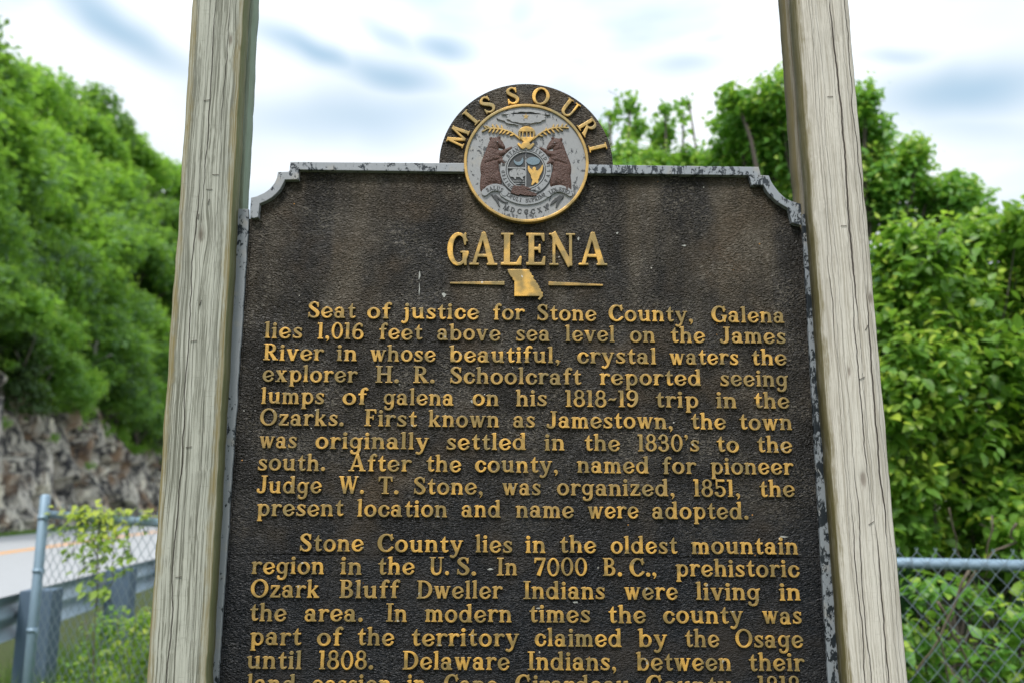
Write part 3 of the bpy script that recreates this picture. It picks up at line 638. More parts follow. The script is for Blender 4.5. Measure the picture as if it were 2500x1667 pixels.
prism([(-.1253, .4128), (-.0188, .4114), (-.0188, .4190), (-.1253, .4158)], -.0040, .0005, 'rule_bar', m_gold, marker, .0007)
prism([(.0679, .4117), (.1747, .4120), (.1747, .4150), (.0679, .4193)], -.0040, .0005, 'rule_bar', m_gold, marker, .0007)
m_drop = mat_simple('bird dropping', (.36, .36, .33), .8, n=300)
for (u, v, w, h) in [(a_, b_, c_*.72, d_*.72) for a_, b_, c_, d_ in [(-.186, .430, .0022, .012), (-.1855, .402, .0014, .014), (-.137, .3905, .0055, .0055), (.1275, .5085, .0026, .0042), (-.078, .1745+.008, .004, .006), (.052, -.197, .008, .0022), (.0, .02, .006, .004), (.508, -.066, .010, .002), (-.04, -.128, .007, .002), (.118, -.186, .006, .003), (.338, .497, .006, .0018), (.205, .521, .003, .003)]]:
    L = [(u+w*math.cos(t)*(1+.35*math.sin(3*t+u*90)), v+h*math.sin(t)*(1+.3*math.cos(2*t+v*70))) for t in np.linspace(0, 2*math.pi, 15)[:-1]]
    prism(L, -.0007, .0003, 'dropping', m_drop, marker, .0002)
# ---------------------------------------------------------------- the seal (drawn in its own units: 100 = 1)
m_seal = mat_silver('blotched silver seal paint', .56, dark=(.07, .072, .075), tone=(.30, .30, .30))
m_band = mat_silver('grey seal paint', .60, dark=(.08, .08, .08), tone=(.29, .295, .30))
m_sdark = mat_simple('dark seal recess', (.045, .045, .045), .5, n=200, amt=.4)
m_brown = mat_simple('brown bear paint', (.075, .030, .018), .45, n=260, amt=.6, bmp=.0030)
m_sgold = mat_gold('gold seal paint', 1.15, .02, .01)
m_blue = mat_simple('pale blue seal paint', (.15, .21, .25), .5, n=300, amt=.5)
def ring_pts(r, n=96): return [(SC_U+r*math.sin(2*math.pi*k/n), SC_V+r*math.cos(2*math.pi*k/n)) for k in range(n)]
seal = prism(ring_pts(.1210), -.0105, .0005, 'seal_disc', m_seal, marker, .0006); seal['label'] = 'silver seal disc with two bears'
def annulus(r0, r1, y0, y1, name, mat, parent, bev):
    L = [[(a, b+ZB) for a, b in ring_pts(r1)], [(a, b+ZB) for a, b in ring_pts(r0)][::-1]]
    V, F = outline_mesh(L, (y1-y0)/2, bev, name); V[:, 1] += (y0+y1)/2
    m = bpy.data.meshes.new(name); m.from_pydata(V.tolist(), [], F); m.update(); m.materials.append(mat); return link(bpy.data.objects.new(name, m), parent)
annulus(.1196, .1250, -.0140, .0003, 'seal_ring', m_sgold, marker, .0012)
SY = -.0105                      # front of the disc
def tf(X, Y): return SC_U+(X*100-920)/595*SC_R, SC_V+(Y*100)/555*SC_R+ZB
def sgrid(x0, x1, y0, y1, res):
    """grid over picture units of the seal drawing; y up, origin at seal middle"""
    global GX, GY
    fx_ = np.arange(x0, x1, res); fy_ = np.arange(y0, y1, res); GX, GY = np.meshgrid(fx_, fy_)
def yy(p): return (875-p)/100.
def P(x, y, *w): return (x/100., yy(y))+tuple(v/100. for v in w)
def place(V, F, name, mat, parent, base=SY, smooth=True):
    V = V.copy(); V[:, 1] += base; return ob(name, npmesh(name, V, F, mat, smooth), parent)
def srelief(Fd, x0, y0, res, name, mat, H=.004, k=.30, base=SY, parent=None, tex=0.):
    def hf(X, Y, d):
        h = H*(1-np.exp(-np.clip(d, 0, 9)/k))
        if tex: h = h*(1+tex*np.sin(X*23+np.sin(Y*9)*2.)*np.sin(Y*17+X*5))
        return h+.0004
    V, F = relief(Fd, hf, x0, y0, res, tf); return place(V, F[:, ::1], name, mat, parent or seal, base)
# bears
def bear(mir):
    global GX, GY
    x0, y0, res = 4.2, -3.2, .035
    sgrid(x0, 8.4, y0, 2.9, res); 
    f = U(f_brush(P(578, 1010, 165), P(568, 930, 180), P(578, 860, 160), P(592, 790, 135)),      # trunk
          f_brush(P(592, 775, 125), P(602, 710, 100)), f_ell(*P(622, 688), .60, .50),             # neck, head
          f_brush(P(650, 695, 85), P(685, 722, 50), P(697, 732, 38)),                              # muzzle
          f_ell(*P(578, 652), .16, .18), f_ell(*P(655, 642), .17, .16),                            # ears
          f_brush(P(620, 800, 90), P(680, 790, 58), P(735, 762, 42), P(770, 740, 30)),            # raised arm
          f_brush(P(590, 830, 110), P(660, 850, 75), P(705, 885, 56)),                             # lower arm
          f_brush(P(560, 1000, 150), P(530, 1080, 105), P(520, 1125, 80)), f_brush(P(620, 1010, 130), P(645, 1055, 80), P(660, 1075, 50)), f_brush(P(520, 1120, 60), P(590, 1085, 40)))
    crease = np.minimum(np.abs(GY-yy(865)-.25*(GX-5.9)), .5)
    def hf(X, Y, d):
        h = .0052*(1-np.exp(-np.clip(d, 0, 9)/.26))
        h = h*(1+.05*np.sin((X*1.2+Y)*19+np.sin(Y*7)*2.5+np.sin(X*11)*2))
        h = h*(1-.35*np.exp(-((Y-yy(868)-.30*(X-6.0))**2)/.012)*(X > 5.2))*(1-.3*np.exp(-((Y-yy(755)+.2*(X-6.2))**2)/.01))
        return h+.0005
    t = tf if not mir else (lambda X, Y: tf(18.30-X+.06*0, Y))
    V, F = relief(f, hf, x0, y0, res, t)
    if mir: F = F[:, ::-1]
    o = place(V, F, 'bear', m_brown, seal); o['label'] = 'right bear facing left' if mir else 'left bear facing right'
    for ex, ey in ((640, 690),):
        u, v = t(np.array([ex/100.]), np.array([yy(ey)])); mb = MB(); mb.tube([(u[0], SY-.0045, v[0]), (u[0], SY-.0062, v[0])], [.0014, .0009], 6); mb.obj('bear_eye', m_seal, seal)
bear(False); bear(True)
# belt round the shield
def sannulus(cx, cy, r0, r1, y0, y1, name, mat, bev=.0003):
    def pts(r): return [tf(np.array([cx/100+r/100*math.sin(a)]), np.array([yy(cy)+r/100*.955*math.cos(a)])) for a in np.linspace(0, 2*math.pi, 65)[:-1]]
    L = [[(float(a[0]), float(b[0])) for a, b in pts(r1)]]+([[(float(a[0]), float(b[0])) for a, b in pts(r0)][::-1]] if r0 else [])
    V, F = outline_mesh(L, (y1-y0)/2, bev, name); V[:, 1] += (y0+y1)/2
    m = bpy.data.meshes.new(name); m.from_pydata(V.tolist(), [], F); m.update(); m.materials.append(mat); return link(bpy.data.objects.new(name, m), seal)
sannulus(915, 948, 0, 256, SY-.0012, SY+.002, 'shield_backing', m_sdark)
sannulus(915, 948, 192, 246, SY-.0030, SY, 'belt', m_band)
sannulus(915, 948, 174, 184, SY-.0034, SY, 'shield_rim', m_band)
sgrid(7.1, 11.2, -2.6, 1.2, .02)
disc = f_ell(*P(915, 948), 1.72, 1.64)
def sflat(Fd, name, mat, H, parent=seal, base=SY, bev=.0003, x0=7.1, y0=-2.6, res=.02):
    L = []
    for l in trace(Fd, res, x0, y0):
        l = simplify(l, .012); u, v = tf(l[:, 0], l[:, 1]); L.append(np.c_[u, v])
    V, F = outline_mesh(L, H, bev, name); V[:, 1] += base
    m = bpy.data.meshes.new(name); m.from_pydata(V.tolist(), [], F); m.update(); m.materials.append(mat); return link(bpy.data.objects.new(name, m), parent)
sflat(I(disc, U(f_rect(9.10, 9.20, -9, 9), f_rect(7, 9.15, yy(938), yy(926)))), 'shield_bars', m_seal, .0036)
sflat(I(disc, D(f_ell(*P(845, 860), .46, .46), f_ell(*P(838, 835), .40, .40))), 'crescent', m_blue, .0030)
sflat(I(disc, f_ell(*P(985, 862), .66, .38)), 'shield_cloud', m_blue, .0026)
sflat(I(disc, U(f_brush(P(785, 985, 60), P(830, 975, 85), P(880, 980, 70)), f_brush(P(800, 1000, 26), P(815, 1030, 14)), f_brush(P(860, 1000, 28), P(885, 1035, 14)), f_brush(P(785, 985, 50), P(775, 1000, 30)))), 'small_bear', m_seal, .0030)
sflat(I(disc, U(*[f_brush(P(790+k*10, 1055+k*22, 7), P(900, 1055+k*22, 7)) for k in range(4)])), 'ground_lines', m_seal, .0026)
sflat(I(disc, U(f_ell(*P(1005, 1000), .42, .52), f_brush(P(985, 985, 50), P(950, 945, 30), P(940, 915, 12)), f_brush(P(1030, 985, 50), P(1060, 945, 30), P(1075, 905, 12)), f_brush(P(1000, 1040, 40), P(975, 1085, 14)), f_brush(P(1010, 1040, 40), P(1035, 1078, 14)), f_ell(*P(995, 935), .17, .16))), 'eagle', m_sgold, .0034)
# helmet, bow, branches
sgrid(8.1, 10.5, 1.1, 3.7, .02)
dome = D(U(f_ell(*P(922, 600), .82, .62), f_poly(P(848, 640), P(1000, 640), P(940, 700), P(905, 700))), f_rect(8.45, 9.95, yy(640), yy(588)))
sflat(dome, 'helmet', m_sgold, .0048, x0=8.1, y0=1.1, bev=.0008)
sflat(U(*[f_brush(P(x, 586, 11), P(x+(x-922)*.05, 642, 11)) for x in (856, 884, 922, 956, 986)]), 'visor_bars', m_sgold, .0046, x0=8.1, y0=1.1)
sflat(U(f_brush(P(845, 708, 22), P(885, 740, 30), P(915, 718, 34), P(945, 742, 30), P(985, 708, 22)), f_ell(*P(914, 712), .42, .24)), 'bow', m_sgold, .0056, x0=8.1, y0=1.1, bev=.0006)
def branch(mir, pts, leaves):
    sgrid(4.6, 13.6, 1.4, 4.2, .025)
    f = f_brush(*[P(*p) for p in pts])
    for x, y, a, l in leaves:
        dx, dy = math.cos(R(a))*l, -math.sin(R(a))*l
        f = U(f, f_brush(P(x, y, 7), P(x+dx*.5, y+dy*.5, 15), P(x+dx, y+dy, 4)))
    sflat(f, 'laurel_branch', m_sgold, .0042, x0=4.6, y0=1.4, res=.025)
branch(False, [(858, 655, 16), (800, 610, 13), (740, 582, 12), (650, 562, 11), (560, 560, 10), (520, 575, 8)],
       [(800, 612, 200, 42), (760, 590, 215, 44), (720, 580, 225, 46), (690, 572, 230, 50), (650, 565, 235, 48), (615, 562, 240, 50), (580, 562, 235, 46), (690, 568, 110, 46), (655, 560, 125, 48), (610, 558, 120, 46), (570, 560, 150, 52), (540, 565, 140, 50), (530, 572, 205, 46), (620, 560, 140, 44)])
branch(True, [(985, 655, 16), (1040, 612, 13), (1095, 575, 12), (1180, 548, 11), (1260, 540, 10), (1325, 545, 7)],
       [(1040, 615, -20, 42), (1080, 590, -35, 44), (1120, 570, -45, 46), (1160, 558, -50, 48), (1200, 548, -45, 50), (1230, 545, -35, 50), (1170, 552, 70, 46), (1200, 548, 55, 48), (1250, 542, 60, 46), (1280, 540, 45, 44), (1100, 578, 70, 36)])
# cloud of stars
sgrid(6.8, 11.5, 3.2, 5.5, .02)
th = np.arctan2((GY-yy(450))/.66, (GX-9.15)/2.12); scl = 1+.10*np.abs(np.sin(th*6))
q = np.sqrt(((GX-9.15)/(2.05*scl))**2+((GY-yy(450))/(.62*scl))**2)
sflat(np.abs(q-1)*.62-.085, 'cloud_ring', m_seal, .0036, x0=6.8, y0=3.2, bev=.0006)
sflat((q-1)*.62+.12, 'cloud_field', m_sdark, .0008, x0=6.8, y0=3.2)
def star(cx, cy, r, mat, H):
    L = []
    for k in range(10):
        a = k*math.pi/5; rr = r if k % 2 == 0 else r*.42; u, v = tf(np.array([cx/100+rr/100*math.sin(a)]), np.array([yy(cy)+rr/100*math.cos(a)])); L.append((float(u[0]), float(v[0])))
    V, F = outline_mesh([L[::-1]], H, .0002, 'star'); V[:, 1] += SY; m = bpy.data.meshes.new('star'); m.from_pydata(V.tolist(), [], F); m.update(); m.materials.append(mat)
    link(bpy.data.objects.new('star', m), seal)
star(913, 442, 30, m_sgold, .0042)
for x, y in ((765, 432), (800, 425), (835, 430), (870, 428), (955, 428), (990, 430), (1025, 428), (1060, 440), (780, 458), (815, 462), (850, 465), (880, 478), (950, 478), (980, 462), (1012, 466), (1045, 462), (820, 488), (915, 488), (1000, 488), (850, 448), (975, 446), (740, 448), (1085, 458)): star(x, y, 13, m_seal, .0030)
# motto ribbon, buckle, tails
sgrid(4.8, 13.8, -4.2, -1.2, .03)
def rib(*p, w=62): return f_brush(*[P(x, y, w) for x, y in p])
kw = dict(x0=4.8, y0=-4.2, res=.03)
sflat(rib((700, 1170), (760, 1205), (850, 1235), (930, 1241), (1020, 1225), (1090, 1190), (1130, 1155)), 'ribbon', m_band, .0030, **kw)
sflat(rib((525, 1165), (570, 1130), (630, 1115), (690, 1132), (715, 1165)), 'ribbon', m_band, .0042, **kw)
sflat(rib((1125, 1170), (1170, 1135), (1230, 1120), (1290, 1132), (1340, 1160)), 'ribbon', m_band, .0042, **kw)
sflat(U(f_brush(P(590, 1180, 10), P(640, 1230, 22), P(670, 1300, 5)), f_brush(P(625, 1190, 20), P(700, 1245, 12), P(745, 1255, 5)), f_brush(P(1270, 1185, 18), P(1225, 1240, 26), P(1200, 1305, 5)), f_brush(P(1240, 1190, 22), P(1180, 1240, 26), P(1150, 1270, 6))), 'ribbon_tails', m_sdark, .0024, **kw)
sflat(U(f_poly(P(800, 1095), P(880, 1110), P(850, 1190), P(770, 1165)), f_brush(P(870, 1150, 60), P(930, 1165, 50), P(1010, 1180, 20)), f_brush(P(880, 1110, 30), P(955, 1128, 16))), 'buckle', m_brown, .0050, **kw)
def text_arc(text, cx, cy, r, a0, a1, cap, mat, H, base, flip=False, name='seal_letter'):
    for k, ch in enumerate(text):
        if ch == ' ': continue
        a = R(a0+(a1-a0)*k/(len(text)-1)); x = cx+r*math.sin(a); y = cy-r*.955*math.cos(a)
        u, v = tf(np.array([x/100]), np.array([yy(y)])); ang = a+(math.pi if flip else 0)
        letter(ch, float(u[0]), float(v[0])-ZB, cap, ang, None, mat, H, .0002, seal, name, y=base)
text_arc('MDCCCXX', 920, 900, 455, 204.5, 155.5, .0098, m_sdark, .0012, SY, True)
text_arc('STAND', 915, 948, 219, -52, -14, .0072, m_sdark, .0007, SY-.0030)
text_arc('DIVID', 915, 948, 219, 18, 58, .0072, m_sdark, .0007, SY-.0030)
text_arc('UNITED WE', 915, 948, 219, -142, -68, .0066, m_sdark, .0007, SY-.0030)
text_arc('WE FALL', 915, 948, 219, 158, 78, .0066, m_sdark, .0007, SY-.0030, True)
text_arc('POPULI SUPREMA', 915, 975, 272, 222, 140, .0080, m_sdark, .0007, SY-.0030, True)
text_arc('SALUS', 620, 1240, 122, -34, 32, .0080, m_sdark, .0007, SY-.0042)
text_arc('LEX ESTO', 1235, 1260, 138, -38, 36, .0080, m_sdark, .0007, SY-.0042)
# ---------------------------------------------------------------- timber posts
BW = .1045                      # board width
def board(w, t, z0, z1, seed, amp=.0011):
    """rough-sawn board: x across, front at y=-t/2, irregular arrises"""
    r = np.random.default_rng(seed); n = 240; zs = np.linspace(z0, z1, n)
    prof = [(-w/2, t/2), (-w/2, 0), (-w/2, -t/2+.003), (-w/2+.003, -t/2), (-w/4, -t/2), (0, -t/2), (w/4, -t/2), (w/2-.003, -t/2), (w/2, -t/2+.003), (w/2, 0), (w/2, t/2)]
    k = len(prof); ed = []
    for s_ in range(2):
        a = np.convolve(r.normal(0, 1, n+6), np.ones(3)/3, 'same')[3:n+3]*amp; bgn = np.interp(zs, np.linspace(z0, z1, 14), r.normal(0, .0005, 14)); ed.append(a+bgn)
    V = []
    for i, z in enumerate(zs):
        for j, (x, y) in enumerate(prof):
            e = ed[0][i] if j <= 3 else (ed[1][i] if j >= 7 else 0); V.append((x+e, y+(r.normal(0, .0002) if 2 < j < 8 else 0), z))
    F = [(i*k+j, i*k+(j+1) % k, (i+1)*k+(j+1) % k, (i+1)*k+j) for i in range(n-1) for j in range(k)]
    m = npmesh('board', V, F, None, False); return m
ZW = -EYE                       # timber texture heights are relative to the eye
cr_l = [(-.016, -.42, .66, .0007, 2.), (-.004, .52, 1.05, .0006, 5.3), (.022, .70, 1.05, .0004, 12.6)]
kn_l = [(-.006, .50, .020), (.030, .905, .013)]
cr_r = [(.018, .30, 1.05, .0014, 3.3), (.012, -.02, .44, .0008, 21.7), (.038, -.12, .42, .0012, 7.4), (-.012, -.45, .10, .0006, 11.6), (-.028, .26, .48, .0007, 14.), (.046, .5, 1.1, .0006, 17.), (-.022, -.42, .02, .0007, 25.), (.02, -.42, -.02, .0009, 28.)]
kn_r = [(-.006, .235, .012), (.004, .035, .020), (.047, .375, .016)]
w_l = mat_wood('grey-green weathered pine', (.46, .46, .39), (.15, .15, .115), (.25, .195, .075), cr_l, kn_l, BW, edge=.017, dens=1.2, side=(.15, .165, .075))
w_r = mat_wood('pale weathered pine', (.64, .60, .525), (.40, .36, .295), (.17, .14, .055), cr_r, kn_r, BW+.004, edge=.013, both=False, dens=1.9, side=(.10, .085, .022))
w_b1 = mat_wood('green stained pine', (.36, .41, .34), (.20, .23, .18), (.16, .18, .10), [], [], BW, edge=.02, side=(.27, .33, .25))
w_b2 = mat_wood('grey back board pine', (.34, .32, .28), (.18, .16, .14), (.13, .11, .05), [], [], BW, edge=.015)
m_steel = mat_simple('rusty staple wire', (.10, .085, .07), .5, .7, n=400)
PH = 3.3
m_spacer = mat_simple('timber with painted gap shade', (.035, .033, .022), .9, n=40, amt=.4)  # spacer fills the board gap; the gap's shadow is put into its colour
def post(u_in, side, mats, label, w, staples, seed, lean):
    """two boards clamping the marker edge; u_in is the inner edge in marker units"""
    uc = u_in+side*w/2; base = Vector((0, PLANE_Y, 0))+Matrix.Rotation(YAW, 4, 'Z') @ Vector((uc, -.0275, 0))
    base += Vector((EYE*math.sin(lean), 0, 0)); root = empty('marker_post', base, (0, -lean, YAW)); tag(root, label, 'wooden post', 'wooden posts holding the marker')
    for nm, t, yc, mt, sd_ in (('front_board', .038, 0, mats[0], seed), ('back_board', .038, .0635, mats[1], seed+1)):
        me = board(w, t, ZW-.05, PH+ZW, sd_, .0011 if side < 0 else .0008); me.materials.append(mt)
        o = link(bpy.data.objects.new(nm, me), root); o.location = (0, yc, EYE)
    for x, z, a in staples:
        mb = MB(); c, s = math.cos(R(a)), math.sin(R(a)); h = .0052; yf = -.019
        p = lambda q: (x+q*c, 0, z+q*s)
        mb.tube([(p(-h)[0], yf+.004, p(-h)[2]), (p(-h)[0], yf-.0014, p(-h)[2]), (p(h)[0], yf-.0014, p(h)[2]), (p(h)[0], yf+.004, p(h)[2])], .0006, 6)
        mb.tube([(x, yf+.001, z-.001), (x, yf+.001, z-.0011)], .0001, 3)
        o = mb.obj('staple', m_steel, root); o.location = (0, 0, EYE)
    mb = MB(); xi = -side*w/2; mb.box(min(xi+side*.012, -xi-side*.004), max(xi+side*.012, -xi-side*.004), .0195, .044, EYE+.62, PH-.02); mb.obj('spacer', m_spacer, root)
    for z in (.9,): 
        mb = MB(); mb.tube([(-side*(w/2-.03), .015, z), (-side*(w/2-.03), .05, z)], .006, 8); mb.obj('bolt', m_steel, root)
    return root
post(-.5380, -1, (w_l, w_b1), 'left wooden post, grey-green weathered board with olive algae on its edges', BW, [(-.010, .775, 8), (.016, .62, 2), (.006, .59, 0), (.006, .565, 80), (-.012, .535, 85), (.002, .365, 80), (-.006, .292, 12), (-.003, .095, 8), (-.007, -.135, 4)], 11, R(.19))
post(.5887, 1, (w_r, w_b2), 'right wooden post, pale dry board with long dark cracks and knots', BW+.0035, [(.0, .79, 0), (.006, .52, 0), (.034, .318, 60), (.0175, .222, 25), (.012, -.045, 30)], 31, R(.32))
# ---------------------------------------------------------------- vegetation helpers
LT = np.array([(0, 0, 0), (-.30, .34, .07), (0, .36, 0), (.30, .34, .07), (-.22, .70, .03), (0, .72, -.04), (.22, .70, .03), (0, 1.02, -.15)], float)
LTF = np.array([(0, 2, 1), (0, 3, 2), (2, 5, 4), (2, 4, 1), (2, 3, 6), (2, 6, 5), (5, 7, 4), (5, 6, 7)])
LQ = np.array([(0, 0, 0), (-.34, .5, .05), (0, 1, -.08), (.34, .5, .05)], float); LQF = np.array([(0, 3, 2, 1)])
def frames(d, up):
    d = d/(np.linalg.norm(d, axis=1, keepdims=True)+1e-9); x = np.cross(d, up); x /= (np.linalg.norm(x, axis=1, keepdims=True)+1e-9); z = np.cross(x, d)
    return x, d, z
def leaves(pos, d, up, size, T=LT, TF=LTF, tone=None):
    x, y, z = frames(d, up); s = np.asarray(size)[:, None, None]
    V = pos[:, None, :]+s*(T[None, :, 0:1]*x[:, None]+T[None, :, 1:2]*y[:, None]+T[None, :, 2:3]*z[:, None])
    n = len(pos); F = (TF[None]+(np.arange(n)*len(T))[:, None, None]).reshape(-1, TF.shape[1])
    return V.reshape(-1, 3), F, (np.repeat(tone, len(T)) if tone is not None else None)
def unit(n): v = rng.normal(size=(n, 3)); return v/np.linalg.norm(v, axis=1, keepdims=True)
def shoots(blobs, per, step, size, spread=1.0, droop=.5, btone=.10):
    """leafy shoots over the skin of each blob -> positions, directions, normals, sizes, tones, twig lines"""
    A = []
    tw = []
    for (c, r, dens) in blobs:
        c = np.array(c, float); r = np.array(r if np.ndim(r) else (r, r, r), float)
        tb = rng.normal(0, btone); area = 4*math.pi*(r.prod()**(2/3)); n = max(6, int(area*dens))
        u = unit(n*2); u = u[u[:, 2] > -.75][:n]; n = len(u); dep = rng.uniform(.45, 1.0, n)**.6
        tip = c+u*r*dep[:, None]*(1+rng.normal(0, .10, n))[:, None]
        gd = u*np.array([1, 1, .8])+np.array([0, 0, .55])+rng.normal(0, .35, (n, 3)); gd /= np.linalg.norm(gd, axis=1, keepdims=True)
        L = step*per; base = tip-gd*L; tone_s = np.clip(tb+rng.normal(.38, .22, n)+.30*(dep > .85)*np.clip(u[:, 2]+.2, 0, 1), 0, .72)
        tw += [(base[i], tip[i]) for i in range(n)]
        for k in range(per):
            f = (k+1)/per; a = k*2.4+rng.uniform(0, 6.28, n); side = np.cross(gd, unit(n)); side /= np.linalg.norm(side, axis=1, keepdims=True)+1e-9
            p = base+gd*(L*f)+rng.normal(0, size*.15, (n, 3)); d = side*spread+gd*.45+np.array([0, 0, -droop*.6])+rng.normal(0, .2, (n, 3))
            nrm = np.array([0, 0, 1.])+.5*u+rng.normal(0, .38, (n, 3)); s = size*rng.uniform(.65, 1.15, n)*(1-.35*(f > .85))
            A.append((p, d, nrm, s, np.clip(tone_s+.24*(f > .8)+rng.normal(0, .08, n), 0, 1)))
    return [np.concatenate([a[i] for a in A]) for i in range(5)], tw
def crown_mesh(name, blobs, per, step, size, mat, T=LT, TF=LTF, **k):
    (p, d, u, s, t), tw = shoots(blobs, per, step, size, **k); V, F, a = leaves(p, d, u, s, T, TF, t)
    return npmesh(name, V, F, mat, False, a), (p, d, u, s, t), tw
def twig_mesh(tw, rad, every, mat, name='twigs'):
    V = []; F = []; b = 0
    for a, c in tw[::every]:
        d = c-a; x = np.cross(d, (0, 0, 1.)); x = x/(np.linalg.norm(x)+1e-6)*rad; z = np.cross(x, d); z = z/(np.linalg.norm(z)+1e-9)*rad
        V += [a+x, a-x*.5+z, a-x*.5-z, c]; F += [(b, b+1, b+3), (b+1, b+2, b+3), (b+2, b, b+3)]; b += 4
    return npmesh(name, V, F, mat)
def limb(mb, a, b, r0, r1, wig=.06, n=7, seedv=0):
    r = np.random.default_rng(seedv); a = np.array(a, float); b = np.array(b, float); L = np.linalg.norm(b-a); P_ = []
    w = np.cumsum(r.normal(0, wig*L/n, (n, 3)), 0); w -= np.linspace(0, 1, n)[:, None]*w[-1]
    for i in range(n): f = i/(n-1); P_.append(a+(b-a)*f+w[i])
    mb.tube(P_, [r0+(r1-r0)*i/(n-1) for i in range(n)], 6); return P_
m_bark = mat_simple('grey brown bark', (.10, .085, .07), .9, n=25, amt=.4, bmp=.01)
m_vine = mat_simple('dry vine bark', (.13, .105, .075), .8, n=60, amt=.35)
m_leaf_a = mat_leaf('broad green leaf', (0.130, 0.320, 0.063), (0.224, 0.472, 0.077), (0.683, 0.800, 0.107), .42, .42)
m_leaf_b = mat_leaf('spring green leaf', (0.137, 0.289, 0.051), (0.215, 0.412, 0.057), (0.701, 0.800, 0.087), .45, .42)
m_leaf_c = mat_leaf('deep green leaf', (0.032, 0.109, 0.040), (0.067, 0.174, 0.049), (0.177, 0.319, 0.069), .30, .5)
m_leaf_v = mat_leaf('yellow green vine leaf', (0.244, 0.380, 0.061), (0.418, 0.548, 0.076), (0.800, 0.800, 0.105), .5, .5)
# ---------------------------------------------------------------- ground, road, bluff
m, t, b = newmat('rough grass ground', .95, 0, .2); o_ = ocoord(t)
gn = noise(t, o_, 1.3, 4, .65); gf = noise(t, o_, 14, 4, .7)
put(t, b.inputs['Base Color'], mixc(t, gn, mixc(t, gf, (.035, .055, .015), (.075, .12, .03)), mixc(t, gf, (.05, .06, .025), (.09, .085, .045)))); bump(t, b, gf, .05); m_ground = m
gxs = np.r_[-600, -250, -120, np.linspace(-60, 60, 49), 120, 250, 600]; gys = np.r_[-600, -200, -80, np.linspace(-30, 140, 69), 250, 600]
RD = (-.141, 1.); RN = np.array([-1., -.141])/math.hypot(1, .141); RT = np.array([-.141, 1.])/math.hypot(1, .141); R0 = np.array([-15.6, 26.])
def road_pt(s, L, z=0.): q = R0+RT*s+RN*L; return (q[0], q[1], z)
GXX, GYY = np.meshgrid(gxs, gys); lat = (GXX-R0[0])*RN[0]+(GYY-R0[1])*RN[1]
GZZ = -.03-.10*np.exp(-((lat+9)/1.5)**2)
nx_ = len(gxs); V = np.c_[GXX.ravel(), GYY.ravel(), GZZ.ravel()]; F = [(j*nx_+i, j*nx_+i+1, (j+1)*nx_+i+1, (j+1)*nx_+i) for j in range(len(gys)-1) for i in range(nx_-1)]
tag(ob('ground', npmesh('ground', V, F, m_ground, True)), 'rough grassy ground around the marker', kind='structure')
m_asph = mat_simple('sun-bleached asphalt', (.37, .375, .385), .85, n=3, amt=.10)
m_yel = mat_simple('yellow road paint', (.80, .36, .06), .7, n=12, amt=.15); m_wht = mat_simple('white road paint', (.62, .62, .60), .7, n=12, amt=.12)
def strip(name, L0, L1, z, mat, s0=-60, s1=220, step=4.):
    ss = np.arange(s0, s1+.1, step); V = [road_pt(s, L, z) for s in ss for L in (L0, L1)]; n = len(ss)
    return ob(name, npmesh(name, V, [(2*i, 2*i+1, 2*i+3, 2*i+2) for i in range(n-1)], mat))
tag(strip('road', -6.2, 5.4, .0, m_asph), 'pale two-lane asphalt road running past the bluff', kind='structure')
tag(strip('yellow_centre_line', -.24, -.04, .004, m_yel), 'yellow centre line on the road', kind='structure')
tag(strip('yellow_centre_line', .04, .24, .004, m_yel), 'second yellow centre line on the road', kind='structure')
tag(strip('white_edge_line', 4.5, 4.62, .004, m_wht), 'white line along the far edge of the road', kind='structure')
tag(strip('white_edge_line', -5.95, -5.75, .004, m_wht), 'white line along the near edge of the road', kind='structure')
m_gverge = mat_simple('mown verge grass', (.15, .27, .05), .95, n=5, amt=.4)
tag(strip('grass_verge', 5.4, 7.4, .02, m_gverge), 'strip of grass between the road and the rock face', kind='structure')
def ctop(s): return np.interp(s, [-60, -10, 12, 18, 30, 48, 80, 220], [6.5, 9.2, 9.6, 9.3, 7.8, 6.0, 6.2, 7.])
def ridge(s): return np.interp(s, [-60, 0, 40, 100, 150, 220], [18, 20, 31, 54, 66, 70])
def hill_z(s, L):
    h = ctop(s); r = ridge(s)
    return np.where(L < 9.6, h*np.clip((L-7.6)/2., 0, 1), np.minimum(h+(L-9.6)*np.interp(s, [0, 43, 75, 110, 200], [1.1, 1.38, 1.92, 2.35, 2.45]), r+(L-20)*.12))
m, t, b = newmat('wooded slope soil', .95, 0, .2); o_ = ocoord(t); f_ = noise(t, o_, 1.2, 5, .7)
put(t, b.inputs['Base Color'], mixc(t, f_, (.015, .03, .008), (.05, .075, .02))); m_slope = m
ss = np.arange(-50, 200, 3.); Ls = np.array([9.3, 9.9, 11, 13, 16, 20, 26, 40, 70])
V = []; 
for s in ss:
    for L in Ls: V.append(road_pt(s, L+ .5*math.sin(s*.7+L), float(hill_z(s, max(L, 9.7)))+.25*math.sin(s*1.3+L*2)))
n = len(Ls); F = [(i*n+j, i*n+j+1, (i+1)*n+j+1, (i+1)*n+j) for i in range(len(ss)-1) for j in range(n-1)]
tag(ob('hillside', npmesh('hillside', V, F, m_slope, True)), 'steep wooded hillside above the rock cut', kind='structure')
